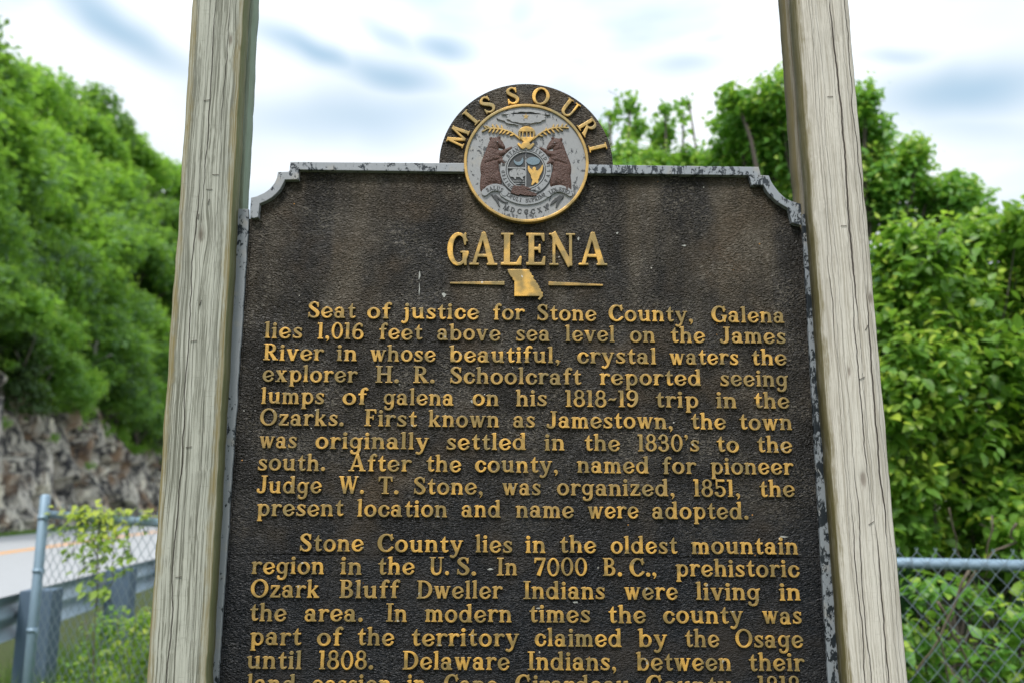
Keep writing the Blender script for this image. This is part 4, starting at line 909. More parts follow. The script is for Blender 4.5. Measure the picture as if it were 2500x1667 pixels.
# rock face: blocky faceted relief
m, t, b = newmat('weathered limestone', .9, 0, .25); o_ = ocoord(t)
a1 = noise(t, mapping(t, o_, scale=(1, 1, .5)), .55, 4, .6); a2 = noise(t, o_, .9, 4, .75, .6); a3 = noise(t, mapping(t, o_, loc=(4, 4, 4), scale=(1, 1, .45)), 1.1, 4, .7)
c_ = mixc(t, ramp(t, a2, .42, .60), (.035, .034, .036), (.50, .46, .39)); c_ = mixc(t, ramp(t, a1, .52, .68, 0, .8), c_, (.27, .17, .10))
c_ = mixc(t, ramp(t, a3, .56, .66, 0, .85), c_, (.80, .74, .60)); c_ = mixc(t, ramp(t, noise(t, mapping(t, o_, loc=(8, 2, 1), scale=(1, 1, .4)), 1.5, 4, .7), .58, .68, 0, .8), c_, (.045, .047, .055))
put(t, b.inputs['Base Color'], c_); bump(t, b, a2, .12); m_rock = m
r9 = np.random.default_rng(5)
ns, nz = 620, 60; S_ = np.linspace(-45, 170, ns); 
cp = np.c_[r9.uniform(-46, 171, 800), r9.uniform(0, 10, 800)]; cd = r9.uniform(-1.7, 1.7, 800); ct = r9.normal(0, .30, (800, 2))
cells = {}
for k, (a, c) in enumerate(cp): cells.setdefault((int(a//2.8), int(c//2.8)), []).append(k)
V = []
for s in S_:
    h = float(ctop(s))+.5*math.sin(s*.9)+.4*math.sin(s*2.3)
    for j in range(nz):
        z = h*j/(nz-1)*1.02; best = (9, 0)
        for aa in (-1, 0, 1):
            for cc in (-1, 0, 1):
                for k in cells.get((int(s//2.8)+aa, int(z//2.8)+cc), ()):
                    d_ = abs(cp[k, 0]-s)*1.25+abs(cp[k, 1]-z)*.75
                    if d_ < best[0]: best = (d_, k)
        k = best[1]; off = cd[k]+ct[k, 0]*(s-cp[k, 0])+ct[k, 1]*(z-cp[k, 1])
        L = 7.7+1.9*(z/h)**1.25-.55*off-.35*math.sin(s*.33+z*.4)-.7*max(0, 1-z/1.3); V.append(road_pt(s, L, z-.05))
F = [(i*nz+j, i*nz+j+1, (i+1)*nz+j+1, (i+1)*nz+j) for i in range(ns-1) for j in range(nz-1)]
cliff = tag(ob('rock_face', npmesh('rock_face', V, F, m_rock)), 'broken limestone road cut below the trees', kind='structure')
def rockmesh(sd_):
    r = np.random.default_rng(sd_); import bmesh
    bm = bmesh.new(); bmesh.ops.create_icosphere(bm, subdivisions=2, radius=1)
    pl = [(Vector(r.normal(size=3)).normalized(), r.uniform(.55, .85)) for _ in range(9)]
    for v in bm.verts:
        for n_, d_ in pl:
            e = v.co.dot(n_)-d_
            if e > 0: v.co -= n_*e
    m = bpy.data.meshes.new('rock'); bm.to_mesh(m); bm.free(); m.materials.append(m_rock); return m
RK = [rockmesh(k) for k in range(6)]
for k in range(150):
    s = r9.uniform(8, 95); z = r9.uniform(.1, 1)**1.2; h = float(ctop(s)); low = k % 2 == 0
    zz = r9.uniform(0, .5) if low else z*h*.95
    L = (7.0-r9.uniform(0, .7)) if low else 7.65+1.9*(zz/h)**1.25-.2
    o = link(bpy.data.objects.new('rock', RK[k % 6]), cliff); q = r9.uniform(.18, .42) if low else r9.uniform(.25, .7)
    o.location = road_pt(s, L, zz); o.scale = (q*r9.uniform(.8, 1.3), q*r9.uniform(.7, 1.1), q*r9.uniform(.6, 1.2)); o.rotation_euler = tuple(r9.uniform(0, 6.28, 3))
# ---------------------------------------------------------------- trees on the hill
m_far = [mat_leaf('hill leaf mid green', (0.078, 0.193, 0.054), (0.147, 0.297, 0.062), (0.311, 0.526, 0.079), .45, .5),
         mat_leaf('hill leaf bright green', (0.142, 0.315, 0.057), (0.262, 0.489, 0.069), (0.610, 0.800, 0.097), .50, .5),
         mat_leaf('hill leaf blue green', (0.049, 0.126, 0.054), (0.099, 0.194, 0.067), (0.166, 0.297, 0.074), .40, .5),
         mat_leaf('hill cedar needles', (0.026, 0.065, 0.017), (0.051, 0.102, 0.023), (0.072, 0.131, 0.029), .15, .7)]
def far_crown(sd_, kind):
    global rng
    keep = rng; rng = np.random.default_rng(sd_); bl = []
    if kind == 3:
        for k in range(16): z = .15+.8*k/15; w = .36*(1-z)+.05; bl.append(((rng.normal(0, .05), rng.normal(0, .05), z), (w, w, .09), 150))
    else:
        for k in range(20):
            u = unit(1)[0]; u[2] = abs(u[2])*1.1-.25; q = rng.uniform(.13, .24); bl.append(((u[0]*.36, u[1]*.36, .58+u[2]*.34), (q, q, q*.72), 175))
    (p, d, u, s, t_), tw = shoots(bl, 3, .034, .068, droop=.3, btone=.30)
    V, F, a = leaves(p, d, u, s, LQ, LQF, t_); rng = keep
    return npmesh('crown', V, F, m_far[kind], False, a)
FC = {0: [far_crown(1, 0), far_crown(2, 0)], 1: [far_crown(3, 1), far_crown(4, 1)], 2: [far_crown(5, 2), far_crown(6, 2)], 3: [far_crown(7, 3)]}
mb = MB(); P_ = limb(mb, (0, 0, -.05), (.02, 0, .72), .022, .008, .05, 8, 3)
for k in range(7): a = k*2.3; limb(mb, P_[3+k % 4], (.26*math.cos(a), .26*math.sin(a), .55+.05*k), .010, .004, .08, 5, k)
m_ftrunk = mb.mesh('trunk', mat_simple('pale hill bark', (.17, .15, .13), .9, n=8, amt=.3))
KL = ['mid green broadleaf tree on the hillside above the road', 'bright yellow-green tree on the hillside above the road', 'dull blue-green tree on the hillside above the road', 'dark cedar tree on the hillside above the road']
r5 = np.random.default_rng(21)
hill = []
for L, n_, hh in ((9.8, 60, 5.2), (11.6, 52, 7.5), (14.0, 42, 9.0), (17.0, 34, 10.5), (20.5, 30, 12.0), (26, 16, 12.)):
    for k in range(n_):
        s = 2+(150*((k+r5.uniform(0, .9))/n_)**1.25); hill.append((s, L+r5.uniform(-.8, .8), hh*r5.uniform(.75, 1.2), r5.choice([0, 0, 1, 1, 2, 3], p=[.25, .2, .2, .15, .12, .08])))
hill = [q for q in hill if q[0] > 14 or q[1] < 16]
hill.sort(key=lambda q: q[0]+q[1])
def where(s, L):
    d = 'near' if s < 25 else ('middle' if s < 60 else 'far'); h = 'on the brink of the rock cut' if L < 10.8 else ('low on the slope' if L < 13 else ('half way up the slope' if L < 18.5 else 'on the skyline')); return d, h
for s, L, h, kd in hill:
    z = float(hill_z(s, L)); o = empty('hillside_tree', road_pt(s, L, z-.2), (0, 0, r5.uniform(0, 6.28))); d_, h_ = where(s, L)
    kn = ('mid green', 'bright yellow-green', 'dull blue-green', 'dark cedar')[kd]
    tag(o, '%s tree %s, %s stretch of the hillside' % (kn, h_, d_), 'tree', '%s trees %s, %s stretch' % (kn, h_, d_))
    w = h*r5.uniform(.85, 1.25) if L > 10.8 else h*r5.uniform(1.0, 1.4); o.scale = (w, w, h)
    link(bpy.data.objects.new('crown', FC[kd][int(r5.integers(0, len(FC[kd])))]), o); link(bpy.data.objects.new('trunk', m_ftrunk), o)
# low brush spilling over the brink and tufts on the ledges: one mass
(p, d, u, s_, t_), tw = shoots([(road_pt(s, 9.3+r5.uniform(-.5, .6), float(ctop(s))+r5.uniform(-.7, .5)), (r5.uniform(.7, 1.5), r5.uniform(.5, .9), r5.uniform(.4, .9)), 16) for s in np.linspace(4, 120, 120)], 3, .16, .24, droop=.6)
V, F, a = leaves(p, d, u, s_, LQ, LQF, t_); tag(ob('brink_brush', npmesh('brink_brush', V, F, m_far[1], False, a)), 'tangle of green brush hanging over the top of the rock cut', 'brush', kind='stuff')
for k, (s, zf) in enumerate([(16, .45), (20, .62), (23, .38), (27, .66), (33, .52), (13, .3)]):
    h = float(ctop(s)); z = h*zf; L = 7.7+1.9*zf**1.25-.45
    (p, d, u, s_, t_), tw = shoots([(road_pt(s, L, z), (.5, .35, .32), 40)], 3, .10, .15, droop=.6); V, F, a = leaves(p, d, u, s_, LQ, LQF, t_)
    lp = empty('ledge_plant'); ob('foliage', npmesh('foliage', V, F, m_far[1], False, a), lp)['kind'] = 'stuff'; tag(lp, 'small green plant growing on a ledge of the rock cut', 'plant', 'plants on the rock ledges')
# dead snag in front of the slope
mb = MB(); sp_ = road_pt(34, 9.2, 6.3); P_ = limb(mb, (0, 0, 0), (.5, .2, 6.6), .20, .10, .02, 8, 4)
for k, (i, dx, dz) in enumerate([(5, 1.3, .5), (4, 1.0, .3), (6, -.7, .6), (3, -.6, .4)]): limb(mb, P_[i], (P_[i][0]+dx, P_[i][1]-.1, P_[i][2]+dz), .08, .03, .05, 5, k)
o = mb.obj('dead_tree', mat_simple('bleached dead wood', (.42, .39, .37), .9, n=6, amt=.3)); o.location = sp_; tag(o, 'bare pale dead trunk with broken branches among the green hillside trees', 'dead tree')
# ---------------------------------------------------------------- guardrail
m_galv = mat_simple('galvanised steel', (.34, .42, .48), .45, .3, n=20, amt=.12); m_gpost = mat_simple('slate grey guardrail post', (.085, .130, .185), .8, n=12, amt=.2)
gr = empty('guardrail', (-3.6, 7.5, 0)); tag(gr, 'steel W-beam guardrail on thick grey posts beside the road', 'guardrail')
def gp(D_, off=0.): x = -3.46-.141*(D_-6.5); return (x-off*1.+3.6, D_-7.5-off*.141)
prof = [(.0, .31), (.012, .305), (.055, .265), (.080, .235), (.055, .20), (.02, .165), (.02, .145), (.055, .11), (.080, .075), (.055, .045), (.012, .005), (0, 0)]
mbm = MB(); Ds = np.arange(1.6, 36, .95); V = []
for d_ in Ds:
    for o_x, z in prof: q = gp(d_, .12+o_x); V.append((q[0], q[1], .63+z))
k = len(prof); mbm.add(V, [(i*k+j, i*k+j+1, (i+1)*k+j+1, (i+1)*k+j) for i in range(len(Ds)-1) for j in range(k-1)], True); mbm.obj('beam', m_galv, gr)
ang = math.atan(.141)
mb = MB(); mb.box(-.11, .11, -.11, .11, -.3, .955); pm = mb.mesh('guardrail_post', m_gpost)
for i in range(-2, 14):
    d_ = 6.5+1.905*i; q = gp(d_); o = link(bpy.data.objects.new('post', pm), gr); o.location = (q[0], q[1], 0); o.rotation_euler = (0, 0, ang)
# ---------------------------------------------------------------- chain-link fences
m_wire = mat_simple('galvanised fence wire', (.22, .28, .32), .5, .25, n=60, amt=.2); m_rail = mat_simple('galvanised fence rail', (.24, .335, .42), .42, .2, n=30, amt=.1)
HW = .0385; VS = .044
def wire_mesh(top, bot, r=.0019):
    mb = MB(); n = int((top-bot)/VS); pts = []
    for k in range(n+1):
        x = HW/2 if k % 2 == 0 else -HW/2; y = .003 if k % 2 == 0 else -.003; pts.append((x, y, top-k*VS))
    mb.tube([(pts[0][0]-.006, .004, top+.016)]+pts, r, 4, False); return mb.mesh('wire', m_wire)
def fence(p0, p1, z0, z1, label, posts, tall, ends):
    p0 = Vector((*p0, 0)); p1 = Vector((*p1, 0)); L = (p1-p0).length; d = (p1-p0)/L; a = math.atan2(d.y, d.x); slope = (z1-z0)/L
    root = empty('chain_link_fence', p0, (0, 0, a)); tag(root, label, 'chain-link fence', 'chain-link fences behind the marker')
    mb = MB(); mb.tube([(0, .030, z0), (L, .030, z1)], .0235, 12); mb.obj('top_rail', m_rail, root)
    w1 = wire_mesh(.062, -1.35); w2 = w1.copy(); co = np.zeros(len(w2.vertices)*3); w2.vertices.foreach_get('co', co); co[0::3] *= -1; w2.vertices.foreach_set('co', co)
    for i in range(int(L/HW)):
        x = (i+.5)*HW; o = link(bpy.data.objects.new('wire', (w1, w2)[i % 2]), root); o.location = (x, 0, z0+slope*x-.012)
    mbt = MB(); mbt.box(0, L, -.004, .004, .06, .064); 
    for px, pr, ph in posts:
        mb = MB(); zt = z0+slope*px+ph; mb.tube([(px, .028 if 0 < px < L else 0.0, -.3), (px, .028 if 0 < px < L else 0.0, zt), (px, .028 if 0 < px < L else 0.0, zt+.012)], [pr, pr, pr*.55], 14); po = mb.obj('post', m_rail, root)
        for bz in (zt-.13, zt-.45, zt-.80):
            mb = MB(); yb = .028 if 0 < px < L else 0.0; mb.tube([(px, yb, bz-.012), (px, yb, bz+.012)], pr+.004, 14); mb.box(px+pr, px+pr+.03, yb-.006, yb+.006, bz-.012, bz+.012); mb.obj('tension_band', m_rail, root)
    for i in range(1, int(L/.45)):
        x = i*.45; mb = MB(); zc = z0+slope*x; mb.tube([(x+.002*math.sin(q), .028+.0235*math.cos(q), zc+.0235*math.sin(q)) for q in np.linspace(0, 6.2, 12)], .0022, 5); mb.obj('wire_tie', m_wire, root)
    return root
FL0, FL1, FR1 = (-2.92, 5.42), (-.55, 3.95), (4.2, 3.44)
fence(FL0, FL1, 1.515, 1.41, 'left run of chain-link fence with a thick end post, a leafy vine on its rail', [(0, .030, .11)], 1.2, 1)
fence(FL1, FR1, 1.36, 1.29, 'right run of chain-link fence in front of the leafy bushes', [(0.0, .030, .08), (4.3, .024, .02)], 1.2, 1)
# ---------------------------------------------------------------- bushes and trees on the right
DN = 1.
TREE_B = [((2.33, 6.84, 4.96), (0.32, 0.38, 0.3), DN), ((2.03, 7.13, 4.94), (0.27, 0.32, 0.26), DN), ((2.83, 7.42, 4.94), (0.44, 0.53, 0.42), DN), ((3.07, 6.91, 5.02), (0.16, 0.19, 0.15), DN), ((2.27, 7.2, 4.68), (0.35, 0.42, 0.33), DN), ((3.52, 7.49, 4.59), (0.34, 0.41, 0.32), DN), ((3.5, 6.98, 4.55), (0.17, 0.2, 0.16), DN), ((3.16, 7.27, 4.26), (0.43, 0.52, 0.41), DN), ((2.94, 7.56, 4.62), (0.45, 0.54, 0.43), DN), ((3.64, 7.06, 4.22), (0.17, 0.2, 0.16), DN), ((2.6, 7.34, 5.47), (0.11, 0.13, 0.1), DN), ((1.92, 6.84, 5.02), (0.11, 0.13, 0.1), DN), ((3.22, 7.13, 4.81), (0.19, 0.23, 0.18), DN), ((3.14, 7.42, 4.82), (0.24, 0.29, 0.23), DN), ((3.77, 6.91, 4.17), (0.2, 0.24, 0.19), DN), ((4.08, 7.2, 4.11), (0.21, 0.25, 0.2), DN), ((3.96, 7.49, 4.13), (0.36, 0.43, 0.34), DN)]
TREE_A = [((1.11, 7.79, 4.91), (0.21, 0.25, 0.2), DN), ((1.21, 8.12, 5.57), (0.12, 0.14, 0.11), DN), ((1.31, 8.45, 5.48), (0.14, 0.17, 0.13), DN), ((1.52, 7.87, 5.4), (0.09, 0.11, 0.09), DN), ((1.55, 8.2, 5.3), (0.18, 0.22, 0.17), DN), ((1.9, 8.53, 5.8), (0.07, 0.08, 0.07), DN), ((1.71, 7.95, 5.36), (0.04, 0.05, 0.04), DN), ((1.01, 8.28, 5.55), (0.05, 0.06, 0.05), DN), ((0.98, 8.61, 5.48), (0.14, 0.17, 0.13), DN), ((1.71, 8.04, 4.95), (0.19, 0.23, 0.18), DN), ((1.36, 8.36, 4.89), (0.36, 0.43, 0.34), DN), ((1.94, 7.79, 4.75), (0.19, 0.23, 0.18), DN), ((1.02, 8.12, 4.7), (0.26, 0.31, 0.25), DN), ((1.56, 8.45, 5.02), (0.27, 0.32, 0.26), DN)]
MID = [((1.19, 7.32, 4.27), (0.35, 0.42, 0.33), DN), ((2.14, 7.62, 4.47), (0.41, 0.49, 0.39), DN), ((1.8, 7.93, 4.59), (0.3, 0.36, 0.28), DN), ((2.38, 7.39, 4.18), (0.43, 0.52, 0.41), DN), ((1.57, 7.7, 4.11), (0.49, 0.59, 0.47), DN), ((2.22, 8.01, 4.04), (0.51, 0.61, 0.48), DN), ((1.02, 7.47, 4.54), (0.24, 0.29, 0.23), DN), ((1.44, 7.78, 4.77), (0.23, 0.28, 0.22), DN), ((1.89, 8.09, 4.9), (0.22, 0.26, 0.21), DN), ((1.97, 7.55, 4.81), (0.24, 0.29, 0.23), DN)]
BUSH_C = [((2.41, 4.84, 3.0), (0.24, 0.29, 0.23), DN), ((2.82, 5.05, 3.18), (0.19, 0.23, 0.18), DN), ((3.1, 5.25, 3.32), (0.13, 0.16, 0.12), DN), ((3.04, 4.9, 3.25), (0.13, 0.16, 0.12), DN), ((3.12, 5.1, 3.19), (0.16, 0.19, 0.15), DN), ((3.4, 5.3, 3.21), (0.25, 0.3, 0.24), DN), ((2.34, 4.95, 3.11), (0.2, 0.24, 0.19), DN), ((2.7, 5.15, 2.81), (0.32, 0.38, 0.3), DN), ((3.23, 5.35, 2.91), (0.31, 0.37, 0.29), DN), ((2.28, 5.0, 2.74), (0.26, 0.31, 0.25), DN), ((3.37, 5.2, 2.73), (0.32, 0.38, 0.3), DN), ((2.33, 4.84, 2.38), (0.3, 0.36, 0.28), DN), ((2.82, 5.05, 2.41), (0.34, 0.41, 0.32), DN), ((3.27, 5.25, 2.33), (0.32, 0.38, 0.3), DN), ((2.21, 4.9, 2.13), (0.25, 0.3, 0.24), DN), ((2.65, 5.1, 2.02), (0.29, 0.35, 0.28), DN), ((3.13, 5.3, 1.96), (0.3, 0.36, 0.28), DN), ((2.3, 4.95, 1.74), (0.21, 0.25, 0.2), DN), ((2.75, 5.15, 1.64), (0.23, 0.28, 0.22), DN), ((3.26, 5.35, 1.62), (0.24, 0.29, 0.23), DN), ((3.24, 5.0, 2.01), (0.25, 0.3, 0.24), DN), ((2.52, 5.2, 1.44), (0.16, 0.19, 0.15), DN), ((2.78, 4.84, 1.4), (0.17, 0.2, 0.16), DN), ((2.27, 5.05, 1.47), (0.18, 0.22, 0.17), DN), ((2.78, 5.25, 1.41), (0.18, 0.22, 0.17), DN), ((3.03, 4.9, 1.4), (0.19, 0.23, 0.18), DN), ((2.85, 5.1, 1.64), (0.2, 0.24, 0.19), DN), ((2.36, 5.3, 1.72), (0.19, 0.23, 0.18), DN)]
BUSH_D = [((3.67, 5.32, 3.22), (0.34, 0.41, 0.32), DN), ((4.02, 5.54, 3.05), (0.41, 0.49, 0.39), DN), ((3.99, 5.77, 2.46), (0.47, 0.56, 0.45), DN), ((4.01, 5.38, 2.54), (0.42, 0.5, 0.4), DN), ((3.91, 5.6, 1.87), (0.45, 0.54, 0.43), DN), ((3.83, 5.82, 1.36), (0.38, 0.46, 0.36), DN), ((4.0, 5.43, 1.72), (0.46, 0.55, 0.44), DN)]
UNDER = [((2.1, 4.46, 1.2), (0.13, 0.16, 0.12), DN), ((2.12, 4.65, 0.92), (0.14, 0.17, 0.13), DN), ((2.53, 4.84, 1.1), (0.12, 0.14, 0.11), DN), ((2.54, 4.51, 1.01), (0.13, 0.16, 0.12), DN), ((2.64, 4.7, 0.72), (0.16, 0.19, 0.15), DN), ((2.43, 4.89, 0.82), (0.13, 0.16, 0.12), DN), ((2.42, 4.56, 0.83), (0.1, 0.12, 0.1), DN), ((2.23, 4.75, 0.67), (0.16, 0.19, 0.15), DN), ((2.57, 4.94, 0.54), (0.17, 0.2, 0.16), DN), ((2.77, 4.61, 1.15), (0.14, 0.17, 0.13), DN), ((2.92, 4.79, 0.79), (0.21, 0.25, 0.2), DN), ((1.86, 4.46, 0.95), (0.17, 0.2, 0.16), DN), ((1.98, 4.65, 0.6), (0.18, 0.22, 0.17), DN)]
BACK = [((2.78, 6.46, 3.08), (0.67, 0.8, 0.64), DN), ((3.75, 6.73, 2.96), (0.8, 0.96, 0.76), DN), ((4.72, 7.0, 2.83), (0.9, 1.08, 0.85), DN), ((2.89, 6.53, 2.07), (0.73, 0.88, 0.69), DN), ((3.86, 6.8, 1.92), (0.79, 0.95, 0.75), DN), ((4.91, 7.07, 1.94), (0.93, 1.12, 0.88), DN), ((2.85, 6.6, 1.11), (0.72, 0.86, 0.68), DN), ((3.8, 6.87, 0.99), (0.78, 0.94, 0.74), DN), ((4.86, 7.14, 0.96), (0.88, 1.06, 0.84), DN), ((2.91, 6.66, 0.29), (0.71, 0.85, 0.67), DN), ((3.86, 6.94, 0.24), (0.74, 0.89, 0.7), DN), ((4.44, 6.46, 0.33), (0.75, 0.9, 0.71), DN), ((2.17, 6.73, 2.78), (0.87, 1.04, 0.83), DN), ((2.19, 7.0, 1.59), (0.88, 1.06, 0.84), DN), ((1.98, 6.53, 0.5), (0.79, 0.95, 0.75), DN), ((1.13, 6.8, 2.44), (0.8, 0.96, 0.76), DN), ((1.14, 7.07, 1.24), (0.81, 0.97, 0.77), DN)]
VINES = [[(2.06, 4.3, 1.1), (2.14, 4.35, 0.99), (2.21, 4.4, 0.86), (2.25, 4.45, 0.73)],
 [(2.18, 4.2, 1.26), (2.11, 4.25, 1.08), (2.01, 4.3, 0.87), (1.94, 4.35, 0.75)],
 [(1.91, 4.0, 1.03), (1.95, 4.05, 0.92), (1.98, 4.1, 0.78), (2.02, 4.15, 0.63)],
 [(2.52, 4.4, 1.47), (2.54, 4.45, 1.38), (2.45, 4.5, 1.32), (2.37, 4.55, 1.19), (2.28, 4.6, 1.04), (2.16, 4.65, 0.88)],
 [(2.48, 4.5, 1.5), (2.46, 4.55, 1.32), (2.46, 4.6, 1.19)],
 [(2.21, 4.4, 1.55), (2.25, 4.45, 1.4), (2.31, 4.5, 1.26), (2.42, 4.55, 1.09)],
 [(2.07, 4.2, 0.62), (2.12, 4.25, 0.75), (2.05, 4.3, 0.83)],
 [(2.02, 4.6, 0.74), (2.26, 4.65, 0.81), (2.52, 4.7, 0.85)]]

def den(t, d, g=1.0): return [(c, tuple(q*g for q in r), d) for c, r, _ in t]
def plant(name, cat, label, blobs, per, step, size, mat, base, ntr, r0, twigs=6, split=0, group=None, extra=(), **k):
    root = empty(name, base); tag(root, label, cat, group); off = np.array(base)
    bl = [((np.array(c)-off), r, d) for c, r, d in blobs]
    (p, d, u, s, t_), tw = shoots(bl, per, step, size, **k)
    if split:
        pw = p+off; e = np.array([0, 0, EYE]); dist = np.linalg.norm(pw-e, axis=1); xr = pw[:, 0]/pw[:, 1]
        ok = (xr > .42) & (xr < .60) & (pw[:, 2] > 1.25) & (pw[:, 2] < 3.1); order = np.argsort(np.where(ok, dist, 99))[:split]
        X_, Y_, Z_ = frames(d, u); lm = [npmesh('leaf', LT, LTF, mat, False, np.full(8, q)) for q in (.3, .5, .7, .9)]
        for i in order:
            o = link(bpy.data.objects.new('leaf', lm[min(3, max(0, int(t_[i]*4)))]), root)
            m3 = np.eye(4); m3[:3, 0] = X_[i]*s[i]; m3[:3, 1] = Y_[i]*s[i]; m3[:3, 2] = Z_[i]*s[i]; m3[:3, 3] = p[i]; o.matrix_local = Matrix(m3.tolist())
        keep = np.ones(len(p), bool); keep[order] = False; p, d, u, s, t_ = p[keep], d[keep], u[keep], s[keep], t_[keep]
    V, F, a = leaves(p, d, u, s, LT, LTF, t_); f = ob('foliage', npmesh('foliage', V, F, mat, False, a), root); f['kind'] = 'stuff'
    ob('twigs', twig_mesh(tw, .0035, max(1, twigs), m_bark), root)
    mb = MB(); r = np.random.default_rng(len(bl)*7+ntr); bs = [(np.array((r.uniform(-.25, .25)*(ntr > 1), r.uniform(-.2, .2)*(ntr > 1), -.1))) for _ in range(ntr)]
    for i, (c, rr, dd) in enumerate(bl):
        b0 = bs[i % ntr]; mid = b0+(np.array(c)-b0)*.45+np.array([0, 0, .25]); limb(mb, b0, mid, r0, r0*.55, .06, 6, i); limb(mb, mid, c, r0*.55, r0*.18, .10, 7, i+50)
    mb.obj('trunk' if ntr == 1 else 'stems', m_bark, root); return root
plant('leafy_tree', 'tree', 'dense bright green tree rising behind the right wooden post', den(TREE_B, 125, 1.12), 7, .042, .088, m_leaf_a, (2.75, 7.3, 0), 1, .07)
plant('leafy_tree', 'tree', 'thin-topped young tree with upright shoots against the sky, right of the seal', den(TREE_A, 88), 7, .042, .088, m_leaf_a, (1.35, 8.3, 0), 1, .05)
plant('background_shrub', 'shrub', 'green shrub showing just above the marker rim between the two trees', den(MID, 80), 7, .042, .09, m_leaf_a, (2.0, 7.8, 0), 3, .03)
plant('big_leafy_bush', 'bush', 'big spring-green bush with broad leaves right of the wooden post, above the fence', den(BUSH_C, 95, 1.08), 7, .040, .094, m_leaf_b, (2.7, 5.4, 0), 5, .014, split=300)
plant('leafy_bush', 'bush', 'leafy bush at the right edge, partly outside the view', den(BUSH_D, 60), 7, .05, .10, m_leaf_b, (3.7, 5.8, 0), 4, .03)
plant('undergrowth_shrub', 'shrub', 'low broad-leaved undergrowth behind the right run of fence', den(UNDER, 60), 6, .045, .085, m_leaf_a, (2.35, 4.8, 0), 4, .014, spread=1.2)
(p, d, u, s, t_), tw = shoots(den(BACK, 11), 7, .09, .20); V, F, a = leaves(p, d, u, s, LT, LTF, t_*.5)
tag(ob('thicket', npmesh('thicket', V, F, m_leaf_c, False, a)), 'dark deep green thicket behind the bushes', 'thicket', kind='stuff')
VL = ['pale vine stem leaning right behind the fence wires', 'long grey vine crossing down to the left behind the fence', 'light thin dead stem standing close behind the fence', 'curved bare stem rising above the fence rail at the far right', 'straight bare twig above the fence rail', 'thin bare twig leaning through the bush above the rail', 'short dead stem beside the light one behind the fence', 'bare vine running level low behind the fence']
for k, pts in enumerate(VINES):
    pts = [np.array(q) for q in pts]; q2 = []
    r = np.random.default_rng(k)
    for a, b_ in zip(pts[:-1], pts[1:]):
        for f in np.linspace(0, 1, 4)[:-1]: q2.append(a+(b_-a)*f+r.normal(0, .006, 3))
    q2.append(pts[-1]); rad = (.008, .007, .005, .007, .005, .004, .005, .004)[k]
    mb = MB(); mb.tube(q2, [rad*(1-.45*i/len(q2)) for i in range(len(q2))], 6)
    tag(mb.obj('bare_vine', m_vine), VL[k], 'vine')
# ---------------------------------------------------------------- left: vine on the fence, weeds, grass
fd = (np.array(FL1)-np.array(FL0)); fl = np.linalg.norm(fd); fd /= fl; fn = np.array([-fd[1], fd[0]])
def on_fence(t, z, off=0.): return np.array([FL0[0]+fd[0]*t+fn[0]*off, FL0[1]+fd[1]*t+fn[1]*off, z])
root = empty('climbing_vine', tuple(on_fence(.45, 0))); tag(root, 'yellow-green leafy vine hanging from the left fence rail over the road view', 'vine'); off = np.array(root.location)
mb = MB(); A = []
r = np.random.default_rng(12)
for k, (t0, dx, ln) in enumerate([(.30, -.14, .22), (.36, -.10, .36), (.44, -.05, .50), (.52, .0, .62), (.58, .03, .70), (.66, .08, .60), (.74, .12, .42), (.80, .10, .30), (.42, .12, .30), (.95, .05, .12), (.60, -.12, .40)]):
    q = []
    for i in range(9):
        f = i/8; q.append(on_fence(t0+dx*f+r.normal(0, .012), 1.535-.02*t0-.82*ln*f, .02+r.normal(0, .015))-off)
    mb.tube(q, .0028, 4, False)
    for i in range(int(ln*85)):
        f = r.uniform(0, 1)**1.25; c = q[int(f*8)]+r.normal(0, .022, 3); d = np.array([fd[0], fd[1], 0])*r.normal(0, 1)+np.array([r.normal(0, .4), -.5, -.35]); A.append((c, d, np.array([r.normal(0, .5), -.35, .8]), r.uniform(.036, .066), 1-.75*f+r.normal(0, .1)))
limb(mb, on_fence(.62, .1, .05)-off, on_fence(.58, 1.5)-off, .004, .003, .03, 9, 2)
for i in range(38):
    c = on_fence(r.uniform(.02, 1.15), 1.53+r.normal(0, .02), r.normal(0, .025))-off; A.append((c, np.array([r.normal(), r.normal(), .1]), np.array([r.normal(0, .4), -.2, 1]), r.uniform(.035, .058), 1.))
p, d, u, s, t_ = [np.array([a[i] for a in A]) for i in range(5)]; V, F, a = leaves(p, d, u, s, LT, LTF, np.clip(t_, 0, 1))
ob('foliage', npmesh('foliage', V, F, m_leaf_v, False, a), root); mb.obj('stem', m_vine, root)
WL = [((-2.55, 6.0), .95, 'tall weed with yellow-green tips between the guardrail and the fence'), ((-2.25, 5.5), .80, 'leafy weed behind the fence, close to the left wooden post'), ((-2.95, 6.4), .85, 'leafy weed at the foot of the near guardrail post'), ((-2.7, 5.3), .55, 'low broad weed by the fence end post'),
      ((-3.35, 4.9), .62, 'green weed in the lower left corner in front of the guardrail'), ((-3.15, 4.6), .45, 'small weed at the left edge below the guardrail'), ((-2.05, 6.3), .85, 'weed clump behind the fence, farther back'), ((-1.8, 5.1), .60, 'short leafy weed low behind the fence, right of the others'), ((-3.65, 5.3), .50, 'weed clump against the guardrail beam'), ((-2.35, 4.9), .50, 'spreading weed low in front of the guardrail'), ((-2.6, 7.0), .8, 'weed clump beside the second guardrail post')]
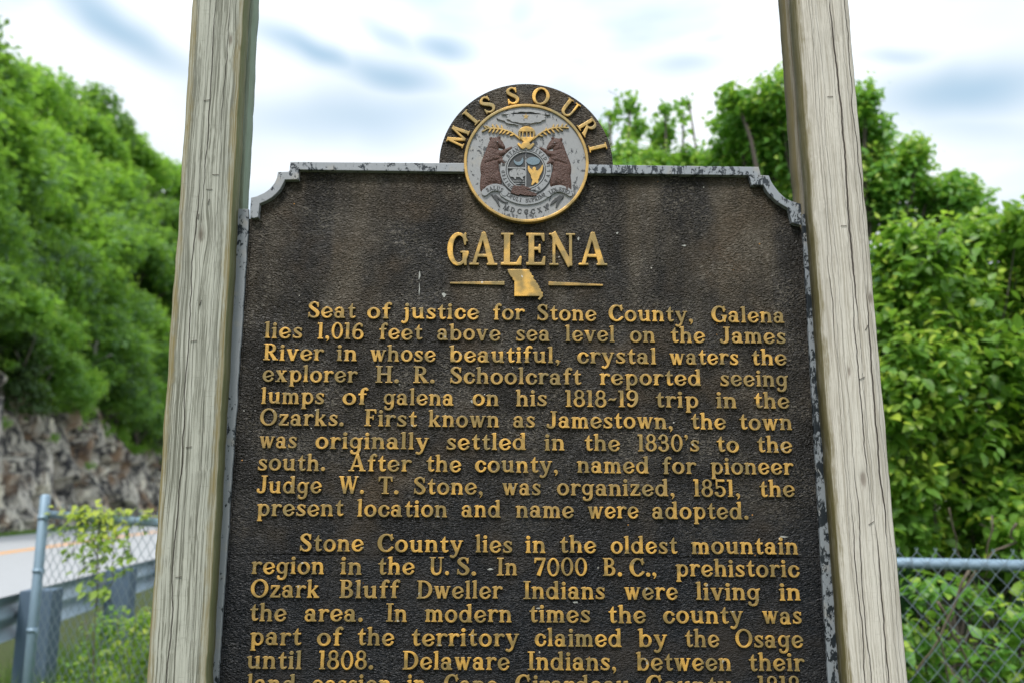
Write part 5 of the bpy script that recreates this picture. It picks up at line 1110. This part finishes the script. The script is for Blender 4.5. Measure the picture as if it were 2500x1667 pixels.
for k, ((x, y), h, lb) in enumerate(WL):
    root = empty('weed', (x, y, 0)); tag(root, lb, 'weed', 'weeds along the fence')
    (p, d, u, s, t_), tw = shoots([((0, 0, h*.52), (.26, .26, h*.48), 60), ((.05, .03, h*.85), (.15, .15, .14), 90)], 5, .035, .055, droop=.4)
    V, F, a = leaves(p, d, u, s, LT, LTF, t_); f = ob('foliage', npmesh('foliage', V, F, (m_leaf_v, m_leaf_v, m_leaf_b)[k % 3], False, a), root); f['kind'] = 'stuff'
    mb = MB(); 
    for i in range(5): limb(mb, (0, 0, -.03), (.12*math.cos(i*1.3), .12*math.sin(i*1.3), h*.9), .005, .002, .05, 6, i)
    mb.obj('stems', m_vine, root)
m_grass = mat_leaf('grass blade green', (.060, .135, .020), (.12, .21, .035), (.30, .34, .09), .35, .6)
def blades(n, xr, yr, h, name, label):
    x = rng.uniform(*xr, n); y = rng.uniform(*yr, n); okm = (x > -3.9-.141*(y-6.5)+.12)
    x, y = x[okm], y[okm]; n = len(x); hh = h*rng.uniform(.5, 1.3, n); a = rng.uniform(0, 6.28, n); w = .004+.003*rng.random(n); ln = rng.normal(0, .35, (n, 2))*hh[:, None]
    b = np.c_[x, y, np.full(n, -.05)]; s_ = np.c_[np.cos(a), np.sin(a), 0*a]*w[:, None]; mid = b+np.c_[ln*.3, hh*.6]; tip = b+np.c_[ln, hh]
    V = np.stack([b-s_, b+s_, mid+s_*.8, mid-s_*.8, tip], 1).reshape(-1, 3); i = np.arange(n)[:, None]*5
    F = np.concatenate([i+[0, 1, 2], i+[0, 2, 3], i+[3, 2, 4]]); return tag(ob(name, npmesh(name, V, F, m_grass, False, np.repeat(rng.random(n)*.8, 5))), label, 'grass', kind='stuff')
blades(52000, (-5.6, 1.0), (3.2, 9.5), .42, 'tall_grass', 'tall rough grass between the fence and the guardrail')
s_ = rng.uniform(-40, 120, 26000); Lr = rng.uniform(5.5, 7.4, 26000); q = np.array([R0[0]+RT[0]*s_+RN[0]*Lr, R0[1]+RT[1]*s_+RN[1]*Lr]).T
n = len(q); V = np.stack([np.c_[q-[.02, 0], np.full(n, .0)], np.c_[q+[.02, .01], np.full(n, .0)], np.c_[q+rng.normal(0, .05, (n, 2)), rng.uniform(.06, .22, n)]], 1).reshape(-1, 3)
tag(ob('verge_grass', npmesh('verge_grass', V, np.arange(n*3).reshape(-1, 3), m_grass, False, np.repeat(rng.random(n)*.6, 3))), 'short grass on the strip below the rock face', 'grass', kind='stuff')
